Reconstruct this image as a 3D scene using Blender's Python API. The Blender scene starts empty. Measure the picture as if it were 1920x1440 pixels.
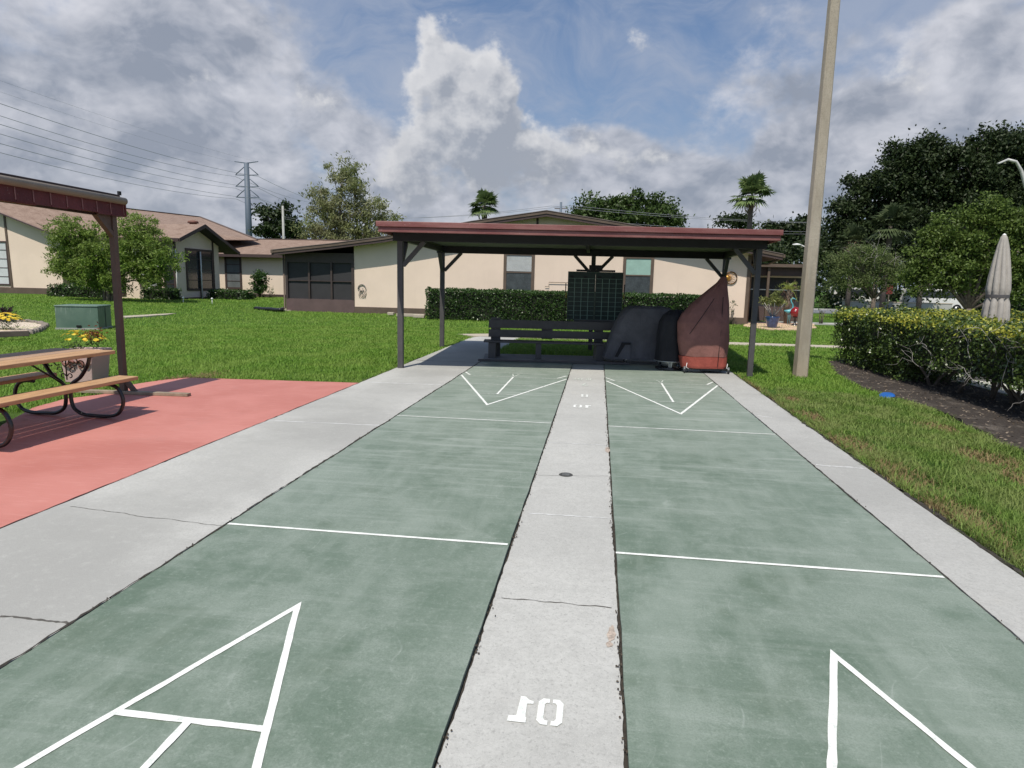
import bpy, math, random
import numpy as np
from mathutils import Vector, Matrix
random.seed(7); RNG = np.random.default_rng(11)
C = bpy.context.scene
COL = C.collection
R = math.radians

# ------------------------------------------------------------------ camera
F, YAW, PITCH, ROLL, CX, CY, CH = 1223.58, .128244, .152509, .0232895, .480649, -3.827762, 1.608785
_f = np.array([-math.sin(YAW)*math.cos(PITCH), math.cos(YAW)*math.cos(PITCH), -math.sin(PITCH)])
_r0 = np.array([math.cos(YAW), math.sin(YAW), 0.]); _u0 = np.cross(_r0, _f)
_r = _r0*math.cos(ROLL)+_u0*math.sin(ROLL); _u = -_r0*math.sin(ROLL)+_u0*math.cos(ROLL)
CAM = np.array([CX, CY, CH])
def ray(px, py): return _f+_r*(px-960)/F+_u*(720-py)/F
def G(px, py, z=0.):
    d = ray(px, py); return CAM+d*((z-CH)/d[2])
def YP(px, py, Y):
    d = ray(px, py); return CAM+d*((Y-CY)/d[1])
def XP(px, py, X):
    d = ray(px, py); return CAM+d*((X-CX)/d[0])
cam = bpy.data.cameras.new('camera'); camo = bpy.data.objects.new('camera', cam); COL.objects.link(camo)
cam.sensor_width = 36; cam.lens = 36*F/1920; cam.clip_end = 3000; cam.clip_start = .05
camo.matrix_world = Matrix(((_r[0], _u[0], -_f[0], CX), (_r[1], _u[1], -_f[1], CY), (_r[2], _u[2], -_f[2], CH), (0, 0, 0, 1)))
C.camera = camo

# ------------------------------------------------------------------ node helper
class NT:
    def __init__(s, tree): s.t = tree; s.n = tree.nodes; s.l = tree.links
    def new(s, kind, **kw):
        n = s.n.new(kind)
        for k, v in kw.items(): setattr(n, k, v)
        return n
    def set(s, sock, v):
        if v is None: return
        if hasattr(v, 'is_linked') or isinstance(v, bpy.types.NodeSocket): s.l.new(v, sock)
        else: sock.default_value = v
    def math(s, op, a, b=None, c=None, clamp=False):
        n = s.new('ShaderNodeMath', operation=op); n.use_clamp = clamp
        s.set(n.inputs[0], a); s.set(n.inputs[1], b)
        if c is not None: s.set(n.inputs[2], c)
        return n.outputs[0]
    def vmath(s, op, a, b=None, scale=None):
        n = s.new('ShaderNodeVectorMath', operation=op); s.set(n.inputs[0], a)
        if b is not None: s.set(n.inputs[1], b)
        if scale is not None: s.set(n.inputs['Scale'], scale)
        return n.outputs['Value'] if op in ('DOT_PRODUCT', 'LENGTH', 'DISTANCE') else n.outputs[0]
    def noise(s, vec, scale, detail=4, rough=.55, dist=0., dim='3D'):
        n = s.new('ShaderNodeTexNoise'); n.noise_dimensions = dim
        if vec is not None: s.l.new(vec, n.inputs['Vector'])
        n.inputs['Scale'].default_value = scale; n.inputs['Detail'].default_value = detail
        n.inputs['Roughness'].default_value = rough; n.inputs['Distortion'].default_value = dist
        return n.outputs[0]
    def ramp(s, v, a, b, lo=0., hi=1., smooth=True):
        n = s.new('ShaderNodeMapRange'); n.interpolation_type = 'SMOOTHSTEP' if smooth else 'LINEAR'
        s.set(n.inputs[0], v); s.set(n.inputs[1], a); s.set(n.inputs[2], b); s.set(n.inputs[3], lo); s.set(n.inputs[4], hi)
        return n.outputs[0]
    def mix(s, f, a, b, mode='MIX'):
        n = s.new('ShaderNodeMix'); n.data_type = 'RGBA'; n.blend_type = mode
        s.set(n.inputs[0], f); s.set(n.inputs[6], a if not isinstance(a, tuple) else (*a[:3], 1)); s.set(n.inputs[7], b if not isinstance(b, tuple) else (*b[:3], 1))
        return n.outputs[2]
    def scaled(s, vec, v):
        n = s.new('ShaderNodeMapping'); s.l.new(vec, n.inputs[0]); n.inputs['Scale'].default_value = v
        return n.outputs[0]
def newmat(name):
    m = bpy.data.materials.new(name); m.use_nodes = True; t = NT(m.node_tree)
    b = m.node_tree.nodes['Principled BSDF']; tc = t.new('ShaderNodeTexCoord').outputs['Object']
    return m, t, b, tc
def bump(t, b, h, strength=.3, dist=.01):
    n = t.new('ShaderNodeBump'); n.inputs['Strength'].default_value = strength; n.inputs['Distance'].default_value = dist
    t.set(n.inputs['Height'], h); t.l.new(n.outputs[0], b.inputs['Normal'])
MATS = {}
def simple(name, col, rough=.6, var=.15, scale=6, metal=0., bmp=0., bscale=60, spec=None):
    if name in MATS: return MATS[name]
    m, t, b, tc = newmat(name)
    n = t.noise(tc, scale, 5, .6); n2 = t.noise(tc, scale*9, 3, .6)
    k = t.math('ADD', t.math('MULTIPLY', n, .7), t.math('MULTIPLY', n2, .3))
    f = t.ramp(k, .33, .67)
    c = t.mix(f, tuple(x*(1-var) for x in col), tuple(min(1, x*(1+var)) for x in col))
    t.l.new(c, b.inputs['Base Color']); t.set(b.inputs['Roughness'], t.ramp(n2, .3, .7, max(.02, rough-.08), min(1, rough+.08)))
    b.inputs['Metallic'].default_value = metal
    if spec is not None: b.inputs['Specular IOR Level'].default_value = spec
    if bmp: bump(t, b, t.noise(tc, bscale, 4, .6), bmp, .01)
    MATS[name] = m; return m
def leafmat(name, dark, light, trans=.35, rough=.5, patch=None, spec=.4, pscale=.7):
    m, t, b, tc = newmat(name)
    geo = t.new('ShaderNodeNewGeometry')
    f = t.ramp(geo.outputs['Random Per Island'], 0, 1, 0, 1, False)
    c = t.mix(f, dark, light)
    pn = t.ramp(t.noise(tc, pscale, 3, .6), .35, .65)
    c = t.mix(t.math('MULTIPLY', pn, .5 if patch is None else .65), c, patch or tuple(x*.75 for x in light))
    t.l.new(c, b.inputs['Base Color']); b.inputs['Roughness'].default_value = rough
    b.inputs['Specular IOR Level'].default_value = spec
    tr = t.new('ShaderNodeBsdfTranslucent'); t.l.new(c, tr.inputs[0])
    mx = t.new('ShaderNodeMixShader'); mx.inputs[0].default_value = trans
    t.l.new(b.outputs[0], mx.inputs[1]); t.l.new(tr.outputs[0], mx.inputs[2])
    t.l.new(mx.outputs[0], m.node_tree.nodes['Material Output'].inputs[0])
    return m

# ------------------------------------------------------------------ mesh helpers
def tag(o, label=None, cat=None, group=None, kind=None):
    for k, v in (('label', label), ('category', cat), ('group', group), ('kind', kind)):
        if v: o[k] = v
    return o
def thing(name, loc, label, cat, group=None, rz=0.):
    o = bpy.data.objects.new(name, None); COL.objects.link(o); o.empty_display_size = .2
    o.location = tuple(float(v) for v in loc); o.rotation_euler = (0, 0, rz)
    return tag(o, label, cat, group)
class MB:
    """collects shapes into one mesh; world=True: coordinates given in world, stored relative to the root thing"""
    def __init__(s, fn=None): s.v = []; s.f = []; s.m = []; s.sm = []; s.fn = fn
    def add(s, vs, fs, mi=0, smooth=False):
        o = len(s.v)
        for p in vs:
            p = tuple(float(q) for q in p); s.v.append(s.fn(*p) if s.fn else p)
        for f in fs: s.f.append([i+o for i in f]); s.m.append(mi); s.sm.append(smooth)
    def box(s, x0, x1, y0, y1, z0, z1, mi=0):
        s.add([(x0, y0, z0), (x1, y0, z0), (x1, y1, z0), (x0, y1, z0), (x0, y0, z1), (x1, y0, z1), (x1, y1, z1), (x0, y1, z1)],
              [(0, 3, 2, 1), (4, 5, 6, 7), (0, 1, 5, 4), (1, 2, 6, 5), (2, 3, 7, 6), (3, 0, 4, 7)], mi)
    def bar(s, a, b, w, d, up=(0, 0, 1), mi=0, w2=None, d2=None):
        a = Vector([float(q) for q in a]); b = Vector([float(q) for q in b]); t = (b-a).normalized(); up = Vector(up)
        if abs(t.dot(up)) > .98: up = Vector((0, 1, 0))
        x = t.cross(up).normalized(); y = x.cross(t).normalized(); vs = []
        for p, ww, dd in ((a, w, d), (b, w2 or w, d2 or d)):
            for sx, sy in ((-1, -1), (1, -1), (1, 1), (-1, 1)): vs.append(p+x*sx*ww/2+y*sy*dd/2)
        s.add(vs, [(0, 1, 2, 3), (7, 6, 5, 4), (0, 4, 5, 1), (1, 5, 6, 2), (2, 6, 7, 3), (3, 7, 4, 0)], mi)
    def tube(s, pts, rad, n=8, mi=0, cap=True, smooth=True):
        pts = [Vector([float(q) for q in p]) for p in pts]; m = len(pts)
        if not hasattr(rad, '__len__'): rad = [rad]*m
        vs = []; fs = []; ref = None
        for i, p in enumerate(pts):
            t = (pts[min(i+1, m-1)]-pts[max(i-1, 0)]).normalized()
            if ref is None: ref = Vector((0, 0, 1)) if abs(t.z) < .9 else Vector((1, 0, 0))
            x = t.cross(ref).normalized(); y = x.cross(t).normalized(); ref = y
            for k in range(n):
                a = 2*math.pi*k/n; vs.append(p+(x*math.cos(a)+y*math.sin(a))*rad[i])
        for i in range(m-1):
            for k in range(n):
                k2 = (k+1) % n; fs.append((i*n+k, i*n+k2, (i+1)*n+k2, (i+1)*n+k))
        if cap: fs.append(tuple(range(n))[::-1]); fs.append(tuple((m-1)*n+k for k in range(n)))
        s.add(vs, fs, mi, smooth)
    def lathe(s, c, prof, n=24, mi=0, smooth=True, sx=1., sy=1.):
        vs = []; fs = []; m = len(prof)
        for r, z in prof:
            for k in range(n):
                a = 2*math.pi*k/n; vs.append((c[0]+r*sx*math.cos(a), c[1]+r*sy*math.sin(a), c[2]+z))
        for i in range(m-1):
            for k in range(n):
                k2 = (k+1) % n; fs.append((i*n+k, i*n+k2, (i+1)*n+k2, (i+1)*n+k))
        s.add(vs, fs, mi, smooth)
    def prism(s, poly, z0, z1, mi=0):
        n = len(poly); vs = [(p[0], p[1], z0) for p in poly]+[(p[0], p[1], z1) for p in poly]
        s.add(vs, [tuple(range(n))[::-1], tuple(range(n, 2*n))]+[(i, (i+1) % n, n+(i+1) % n, n+i) for i in range(n)], mi)
    def slab(s, pts, off, mi=0):
        """extrude an arbitrary planar polygon (3-D points) by vector off"""
        n = len(pts); off = np.array(off, float); vs = [np.array(p, float) for p in pts]; vs = vs+[p+off for p in vs]
        s.add(vs, [tuple(range(n))[::-1], tuple(range(n, 2*n))]+[(i, (i+1) % n, n+(i+1) % n, n+i) for i in range(n)], mi)
    def ribbon(s, pts, w, z=None, mi=0, wob=0.):
        pts = [Vector((float(p[0]), float(p[1]), float(p[2]) if len(p) > 2 else z)) for p in pts]; vs = []; n = len(pts)
        for i, p in enumerate(pts):
            t = (pts[min(i+1, n-1)]-pts[max(i-1, 0)]); x = Vector((t.y, -t.x, 0)).normalized()
            ww = w/2*(1+random.uniform(-wob, wob)); vs += [p-x*ww, p+x*ww]
        s.add(vs, [(2*i+1, 2*i+3, 2*i+2, 2*i) for i in range(n-1)], mi)
    def build(s, name, mats, parent=None, root=None, bevel=0., seg=2, label=None):
        me = bpy.data.meshes.new(name)
        off = np.array(root.location) if root is not None else np.zeros(3)
        vs = [tuple(np.array(v)-off) for v in s.v] if root is not None else s.v
        me.from_pydata(vs, [], s.f)
        if not isinstance(mats, (list, tuple)): mats = [mats]
        for m in mats: me.materials.append(m)
        me.polygons.foreach_set('material_index', s.m); me.polygons.foreach_set('use_smooth', s.sm)
        import bmesh
        bm = bmesh.new(); bm.from_mesh(me); bmesh.ops.recalc_face_normals(bm, faces=bm.faces); bm.to_mesh(me); bm.free()
        o = bpy.data.objects.new(name, me); COL.objects.link(o)
        if parent is not None: o.parent = parent
        if bevel:
            b = o.modifiers.new('bevel', 'BEVEL'); b.width = bevel; b.segments = seg; b.limit_method = 'ANGLE'; b.angle_limit = R(40)
        if label: o['label'] = label
        return o
def tri_mesh(name, V, T, mats, parent=None, mi=None, smooth=False):
    me = bpy.data.meshes.new(name); V = np.asarray(V, np.float32); T = np.asarray(T, np.int32); k = T.shape[1]
    me.vertices.add(len(V)); me.vertices.foreach_set('co', V.ravel())
    me.loops.add(T.size); me.loops.foreach_set('vertex_index', T.ravel())
    me.polygons.add(len(T)); me.polygons.foreach_set('loop_start', np.arange(0, T.size, k, dtype=np.int32))
    try: me.polygons.foreach_set('loop_total', np.full(len(T), k, np.int32))
    except Exception: pass
    for m in (mats if isinstance(mats, (list, tuple)) else [mats]): me.materials.append(m)
    if mi is not None: me.polygons.foreach_set('material_index', np.asarray(mi, np.int32))
    me.update(calc_edges=True)
    o = bpy.data.objects.new(name, me); COL.objects.link(o)
    if parent is not None: o.parent = parent
    return o
def copy_tree(o, parent=None):
    c = o.copy(); COL.objects.link(c); c.parent = parent
    for ch in list(o.children): copy_tree(ch, c)
    return c
def inpoly(P, poly):
    x, y = P[:, 0], P[:, 1]; r = np.zeros(len(P), bool); n = len(poly)
    for i in range(n):
        x0, y0 = poly[i][:2]; x1, y1 = poly[(i+1) % n][:2]
        c = ((y0 > y) != (y1 > y)); xi = (x1-x0)*(y-y0)/((y1-y0) if y1 != y0 else 1e-9)+x0
        r ^= c & (x < xi)
    return r
def ss(a, b, x): t = np.clip((x-a)/(b-a), 0, 1); return t*t*(3-2*t)
def hgt(x, y): return .27*ss(20, 31, y)*ss(-14, -20, x)
def leaves(P, l, w, droop=0., flat=0.):
    """diamond leaf quads at points P"""
    n = len(P); l = l*RNG.uniform(.65, 1.3, n)[:, None]; w = w*RNG.uniform(.7, 1.25, n)[:, None]
    a = RNG.normal(size=(n, 3)); a[:, 2] = a[:, 2]*(1-flat)-droop; a /= np.linalg.norm(a, axis=1)[:, None]+1e-9
    b = RNG.normal(size=(n, 3)); b[:, 2] *= (1-flat*.8); b = np.cross(a, b); b /= np.linalg.norm(b, axis=1)[:, None]+1e-9
    V = np.stack([P-a*l/2, P+b*w/2-a*l*.05, P+a*l/2, P-b*w/2-a*l*.05], 1).reshape(-1, 3)
    return V, np.arange(4*n).reshape(n, 4)
def crown_pts(blobs, per=26, clump=.35, dens=1., shell=.55, zsq=.7):
    out = []
    for (x, y, z, rx, ry, rz) in blobs:
        area = (rx*ry+rx*rz+ry*rz)/3; m = max(4, int(dens*area/(clump*clump)*2.2))
        d = RNG.normal(size=(m, 3)); d /= np.linalg.norm(d, axis=1)[:, None]; rr = RNG.uniform(shell, 1.06, m)[:, None]
        c = np.array([x, y, z])+d*rr*np.array([rx, ry, rz])
        p = np.repeat(c, per, 0)+RNG.normal(size=(m*per, 3))*clump*np.array([.5, .5, .5*zsq])*RNG.uniform(.5, 1.3, m).repeat(per)[:, None]
        out.append(p)
    return np.concatenate(out)

# ------------------------------------------------------------------ materials
def concrete(name, base, speck=.25, stain=.3, stretch=(1, 1, 1), warm=(.52, .47, .40), dirty=.5, traffic=None):
    m, t, b, tc = newmat(name)
    big = t.noise(t.scaled(tc, stretch), .55, 5, .6, .3); mid = t.noise(tc, 5, 6, .7); fine = t.noise(tc, 75, 4, .8); fine2 = t.noise(tc, 260, 2, .6)
    c = t.mix(t.ramp(big, .38, .62), tuple(x*(1-stain) for x in base), base)
    c = t.mix(t.math('MULTIPLY', t.ramp(mid, .45, .70), .38), c, tuple(x*.72 for x in base))
    c = t.mix(t.math('MULTIPLY', t.ramp(t.noise(tc, 1.3, 4, .7), .58, .75), dirty*.4), c, warm)
    if traffic:   # foot-traffic grime down the middle of the path
        s_ = t.new('ShaderNodeSeparateXYZ'); t.l.new(tc, s_.inputs[0]); dx = t.math('ABSOLUTE', t.math('SUBTRACT', s_.outputs[0], traffic[0]))
        dx = t.math('ADD', dx, t.math('MULTIPLY', t.math('SUBTRACT', t.noise(tc, 1.7, 5, .65), .5), .7)); c = t.mix(t.math('MULTIPLY', t.ramp(dx, traffic[1], traffic[1]*.35), .30), c, tuple(x*.60 for x in base))
    pit = t.ramp(fine, .36, .46, 1, 0); pit = t.math('MULTIPLY', pit, speck*2); gr = t.noise(tc, 30, 5, .85); c = t.mix(t.math('MULTIPLY', t.ramp(gr, .38, .62), .34), c, tuple(x*.66 for x in base)); gq = t.noise(tc, 14, 5, .8); c = t.mix(t.math('MULTIPLY', t.ramp(gq, .50, .72), .25), c, tuple(x*1.18 for x in base))
    c = t.mix(pit, c, tuple(x*.58 for x in base))
    c = t.mix(t.math('MULTIPLY', t.ramp(fine2, .5, .7), speck), c, tuple(min(1, x*1.25) for x in base))
    t.l.new(c, b.inputs['Base Color']); b.inputs['Roughness'].default_value = .85; b.inputs['Specular IOR Level'].default_value = .25
    bump(t, b, t.math('ADD', fine, t.math('MULTIPLY', mid, .5)), .35, .004)
    return m
M_path = concrete('pale_grey_concrete', (.475, .475, .45), .34, .28, traffic=(-2.5, .62))
M_strip = concrete('worn_pitted_concrete', (.475, .475, .45), .36, .14)
M_edge = concrete('light_grey_concrete', (.43, .43, .41), .3, .2)
M_sidewalk = concrete('sandy_sidewalk_concrete', (.50, .44, .36), .2, .15)
M_deck = concrete('bright_pool_deck', (.62, .60, .56), .1, .1)
def courtmat(name):
    m, t, b, tc = newmat(name)
    big = t.noise(tc, .75, 6, .62, .6); streak = t.noise(t.scaled(tc, (.8, 2.2, 1)), 1.5, 7, .70, .4); lane = t.noise(t.scaled(tc, (2.6, .45, 1)), 1.3, 6, .65, .3)
    fine = t.noise(tc, 120, 3, .75); mid = t.noise(tc, 7, 6, .75, .5); fine2 = t.noise(tc, 40, 4, .8)
    a = (.113, .163, .117); w = (.275, .322, .275); dk = (.090, .132, .084)
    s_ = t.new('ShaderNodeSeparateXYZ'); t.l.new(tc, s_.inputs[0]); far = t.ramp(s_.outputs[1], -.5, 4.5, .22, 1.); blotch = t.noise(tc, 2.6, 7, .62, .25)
    c = t.mix(t.ramp(big, .34, .68), a, tuple((p+q*1.0)/2 for p, q in zip(a, w)))
    c = t.mix(t.math('MULTIPLY', t.ramp(blotch, .42, .64), .52), c, w)
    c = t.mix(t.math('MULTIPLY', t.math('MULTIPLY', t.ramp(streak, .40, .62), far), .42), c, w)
    c = t.mix(t.math('MULTIPLY', t.ramp(mid, .5, .72), .42), c, w)
    c = t.mix(t.math('MULTIPLY', t.ramp(t.noise(tc, 1.9, 4, .6, .4), .55, .72), .5), c, dk)
    c = t.mix(t.math('MULTIPLY', t.ramp(fine, .42, .62), .35), c, tuple(x*.7 for x in a))
    c = t.mix(t.math('MULTIPLY', t.ramp(fine2, .52, .72), .42), c, tuple(x*1.15 for x in w))
    c = t.mix(t.math('MULTIPLY', t.ramp(lane, .46, .68), .38), c, w)
    # scuffed long streaks across the far half
    sc = t.noise(t.scaled(tc, (.35, 6, 1)), 2.2, 4, .6, .8)
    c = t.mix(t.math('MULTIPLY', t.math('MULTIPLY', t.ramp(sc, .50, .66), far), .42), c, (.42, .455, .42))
    c = t.mix(t.ramp(s_.outputs[1], -1.5, 7, 0., .30), c, (.32, .37, .32))   # paler towards the far end: wear plus grazing glare put into the colour
    for sc_, off_, st_ in ((1.1, 3.7, .17), (2.3, 9.1, .13)):   # thin curved disc and shoe scuffs
        vv = t.vmath('ADD', t.scaled(tc, (1.6, .8, 1)), (off_, off_*2, 0)); rn = t.math('ABSOLUTE', t.math('SUBTRACT', t.noise(vv, sc_, 2, .4), .5)); mk = t.ramp(t.noise(vv, sc_*3.3, 3, .6), .52, .64)
        c = t.mix(t.math('MULTIPLY', t.math('MULTIPLY', t.ramp(rn, .0, .0045, 1, 0), mk), st_), c, (.5, .54, .5))
    t.l.new(c, b.inputs['Base Color']); b.inputs['Roughness'].default_value = .52; b.inputs['Specular IOR Level'].default_value = .55
    bump(t, b, t.math('ADD', fine, t.math('MULTIPLY', fine2, .6)), .3, .003)
    return m
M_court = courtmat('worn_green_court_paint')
def pinkmat():
    m, t, b, tc = newmat('salmon_painted_concrete')
    big = t.noise(tc, .7, 5, .6, .4); mid = t.noise(tc, 6, 5, .7, .5); fine = t.noise(tc, 180, 3, .6)
    a = (.50, .178, .142)
    c = t.mix(t.ramp(big, .35, .65), tuple(x*.92 for x in a), (.545, .215, .178))
    c = t.mix(t.math('MULTIPLY', t.ramp(mid, .55, .8), .35), c, (.58, .27, .225))
    c = t.mix(t.math('MULTIPLY', t.ramp(fine, .4, .5, 1, 0), .25), c, tuple(x*.6 for x in a))
    c = t.mix(t.math('MULTIPLY', t.ramp(t.noise(tc, 2.2, 7, .75, .3), .54, .74), .28), c, (.38, .20, .17)); br_ = t.noise(t.scaled(tc, (1.2, 9, 1)), 3, 4, .6, .5); c = t.mix(t.math('MULTIPLY', t.ramp(br_, .5, .75), .25), c, (.68, .36, .31))
    t.l.new(c, b.inputs['Base Color']); b.inputs['Roughness'].default_value = .6
    bump(t, b, t.math('ADD', fine, mid), .3, .004); return m
M_pink = pinkmat()
def linemat():
    m, t, b, tc = newmat('white_line_paint')
    n = t.noise(tc, 40, 4, .7); f = t.noise(tc, 200, 3, .6)
    c = t.mix(t.ramp(n, .3, .7), (.74, .76, .72), (.84, .85, .82)); c = t.mix(t.math('MULTIPLY', t.ramp(f, .36, .44, 1, 0), .5), c, (.45, .5, .46)); c = t.mix(t.math('MULTIPLY', t.ramp(t.noise(tc, 16, 6, .85), .50, .62), .45), c, (.42, .47, .43))
    t.l.new(c, b.inputs['Base Color']); b.inputs['Roughness'].default_value = .7; return m
M_line = linemat()
def fadedmat():
    m, t, b, tc = newmat('worn_faded_line_paint')
    n = t.noise(tc, 25, 5, .75)
    t.l.new(t.mix(t.ramp(n, .38, .58), (.34, .39, .345), (.66, .69, .64)), b.inputs['Base Color']); b.inputs['Roughness'].default_value = .75; return m
M_faded = fadedmat()
M_soil = simple('dark_joint_soil', (.035, .03, .024), .95, .5, 30, bmp=.6)
M_crack = simple('crack_dirt', (.09, .085, .075), .95, .3, 40)
M_eff = simple('pale_joint_bloom', (.60, .61, .60), .9, .12, 20)
def groundmat():
    m, t, b, tc = newmat('lawn_ground')
    n = t.noise(tc, 1.1, 5, .65); n2 = t.noise(tc, 30, 4, .75); n3 = t.noise(tc, .12, 3, .6)
    c = t.mix(t.ramp(n, .35, .65), (.085, .17, .028), (.13, .25, .045)); c = t.mix(t.ramp(n2, .35, .7), tuple([.03, .07, .012]), c)
    c = t.mix(t.math('MULTIPLY', t.ramp(n3, .45, .7), .35), c, (.13, .2, .045))
    t.l.new(c, b.inputs['Base Color']); b.inputs['Roughness'].default_value = .9; b.inputs['Specular IOR Level'].default_value = .1
    bump(t, b, n2, 1., .05); return m
M_ground = groundmat()
def mulchmat():
    m, t, b, tc = newmat('dark_mulch')
    n = t.noise(tc, 2.2, 5, .7); v = t.new('ShaderNodeTexVoronoi'); v.inputs['Scale'].default_value = 45; t.l.new(tc, v.inputs['Vector'])
    c = t.mix(t.ramp(n, .5, .68), (.045, .036, .030), (.22, .19, .16)); c = t.mix(t.math('MULTIPLY', t.ramp(v.outputs['Distance'], .1, .5), .6), tuple([.05, .038, .03]), c)
    t.l.new(c, b.inputs['Base Color']); b.inputs['Roughness'].default_value = .95; bump(t, b, v.outputs['Distance'], 1., .03); return m
M_mulch = mulchmat()
def stucco(name, col):
    m, t, b, tc = newmat(name)
    n = t.noise(tc, .5, 5, .6); f = t.noise(tc, 60, 3, .6); st = t.noise(t.scaled(tc, (3, 3, .25)), 1.2, 4, .6)
    c = t.mix(t.ramp(n, .35, .65), tuple(x*.93 for x in col), col); c = t.mix(t.math('MULTIPLY', t.ramp(st, .55, .8), .18), c, tuple(x*.7 for x in col))
    t.l.new(c, b.inputs['Base Color']); b.inputs['Roughness'].default_value = .9; b.inputs['Specular IOR Level'].default_value = .15
    bump(t, b, f, .4, .01); return m
M_wall = stucco('cream_stucco', (.80, .655, .54))
M_brown = simple('dark_brown_paint', (.062, .040, .037), .6, .12, 3, bmp=.1, bscale=30)
M_brown2 = simple('weathered_brown_trim', (.112, .080, .060), .65, .15, 2, bmp=.1)
M_screen = simple('charcoal_insect_screen', (.028, .027, .030), .7, .15, 1.5)
M_screenf = simple('screen_bay_frame', (.05, .035, .032), .6, .15, 3)
M_charcoal = simple('charcoal_wood_paint', (.078, .074, .076), .6, .15, 5, bmp=.15, bscale=40)
M_black = simple('near_black_beam_paint', (.018, .017, .022), .6, .2, 4)
M_ceil = simple('dull_green_ceiling_board', (.16, .17, .14), .8, .15, 2)
def shingles():
    m, t, b, tc = newmat('tan_asphalt_shingles')
    br = t.new('ShaderNodeTexBrick'); t.l.new(t.scaled(tc, (1, 1, 1)), br.inputs['Vector']); br.inputs['Scale'].default_value = 1
    br.inputs['Brick Width'].default_value = .33; br.inputs['Row Height'].default_value = .14; br.inputs['Mortar Size'].default_value = .006
    br.inputs['Color1'].default_value = (.21, .14, .105, 1); br.inputs['Color2'].default_value = (.29, .205, .16, 1); br.inputs['Mortar'].default_value = (.13, .085, .065, 1)
    n = t.noise(tc, 1.6, 6, .75, .4); f = t.noise(tc, 22, 3, .7)
    c = t.mix(t.math('MULTIPLY', t.ramp(n, .38, .62), .5), br.outputs[0], (.34, .25, .20)); c = t.mix(t.math('MULTIPLY', t.ramp(f, .4, .65), .35), c, (.16, .11, .085))
    t.l.new(c, b.inputs['Base Color']); b.inputs['Roughness'].default_value = .95; bump(t, b, f, .5, .02); return m
M_shingle = shingles()
def fascia():
    m, t, b, tc = newmat('faded_maroon_fascia')
    n = t.noise(t.scaled(tc, (1, 1, 6)), 1.4, 5, .65); f = t.noise(tc, 30, 3, .7)
    c = t.mix(t.ramp(n, .35, .7), (.175, .055, .052), (.25, .11, .10)); c = t.mix(t.math('MULTIPLY', t.ramp(f, .62, .75), .5), c, (.45, .32, .3))
    t.l.new(c, b.inputs['Base Color']); b.inputs['Roughness'].default_value = .5; return m
M_fascia = fascia()
M_white = simple('white_paint', (.75, .75, .73), .5, .08, 8)
M_glass = simple('dark_window_glass', (.03, .035, .04), .12, .3, 1.2, spec=.8)
M_blind = simple('pale_window_blind', (.72, .74, .74), .6, .08, 4)
M_teal = simple('pale_green_roller_blind', (.30, .46, .40), .5, .08, 3)
M_bark = simple('grey_brown_bark', (.13, .105, .085), .9, .35, 9, bmp=.8, bscale=25)
M_darkbark = simple('dark_oak_bark', (.05, .042, .035), .9, .3, 9, bmp=.6)
M_twig = simple('bleached_grey_twigs', (.34, .32, .30), .9, .25, 12)
M_metal = simple('galvanised_metal', (.42, .43, .43), .4, .1, 6, metal=.7)
M_steel = simple('blue_grey_tower_steel', (.10, .13, .17), .6, .1, 4)
M_wire = simple('grey_cable', (.30, .31, .34), .5, .1, 4)
M_blackmetal = simple('black_powder_coated_tube', (.012, .011, .012), .3, .3, 9, spec=.6)

# ------------------------------------------------------------------ world and sun
SUN = Vector((-.13, -.55, 1.0)).normalized()
el = math.asin(SUN.z); az = math.atan2(SUN.x, SUN.y)
w = bpy.data.worlds.new('World'); C.world = w; w.use_nodes = True; t = NT(w.node_tree)
for n in list(t.n): t.n.remove(n)
sky = t.new('ShaderNodeTexSky', sky_type='NISHITA'); sky.sun_disc = False; sky.sun_elevation = el; sky.sun_rotation = az
sky.air_density = 1.2; sky.dust_density = 1.6; sky.ozone_density = 1.6; sky.altitude = 10
tcg = t.new('ShaderNodeTexCoord').outputs['Generated']
sep = t.new('ShaderNodeSeparateXYZ'); t.l.new(tcg, sep.inputs[0])
u_ = t.math('ARCTAN2', sep.outputs[0], sep.outputs[1]); v_ = t.math('ARCSINE', t.math('MINIMUM', t.math('MAXIMUM', sep.outputs[2], -.999), .999))
def uv(px, py):
    d = ray(px, py); d = d/np.linalg.norm(d); return math.atan2(d[0], d[1]), math.asin(d[2])
# cloud groups: (px, py, rx, ry, weight) of the real sky directions they occupy
PUFF = [(860, 185, 95, 85, .58), (925, 200, 72, 100, .68), (800, 100, 34, 45, .46), (835, 130, 55, 60, .35), (880, 255, 110, 55, .42), (745, 330, 75, 75, .48), (820, 350, 90, 60, .30), (1075, 270, 85, 55, .34), (1200, 292, 62, 32, .36), (930, 345, 60, 35, .34), (1050, 375, 70, 26, .30), (620, 330, 60, 40, .34), (600, 190, 60, 32, .26), (1690, 175, 80, 50, .24), (1180, 65, 40, 50, .18), (1000, 300, 110, 45, .36)]
BANK = [(130, 150, 330, 260, .50), (430, 50, 150, 90, .52), (330, 290, 150, 90, .46), (120, 330, 260, 120, .34), (600, 200, 110, 70, .18), (1860, 90, 170, 130, .46), (1480, 150, 240, 90, .24), (1650, 240, 230, 70, .34), (1340, 345, 230, 60, .40), (1550, 370, 260, 70, .34), (800, 370, 330, 60, .40), (1120, 300, 150, 50, .44), (700, 280, 160, 60, .22)]
HOLE = [(1075, 90, 120, 130, .42), (1060, 200, 70, 70, .20), (690, 130, 50, 60, .12), (560, 285, 70, 35, .16)]
def uvvec(dv=0., du=0.):
    c = t.new('ShaderNodeCombineXYZ'); t.set(c.inputs[0], t.math('ADD', u_, du)); t.set(c.inputs[1], t.math('ADD', v_, dv)); return c.outputs[0]
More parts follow.
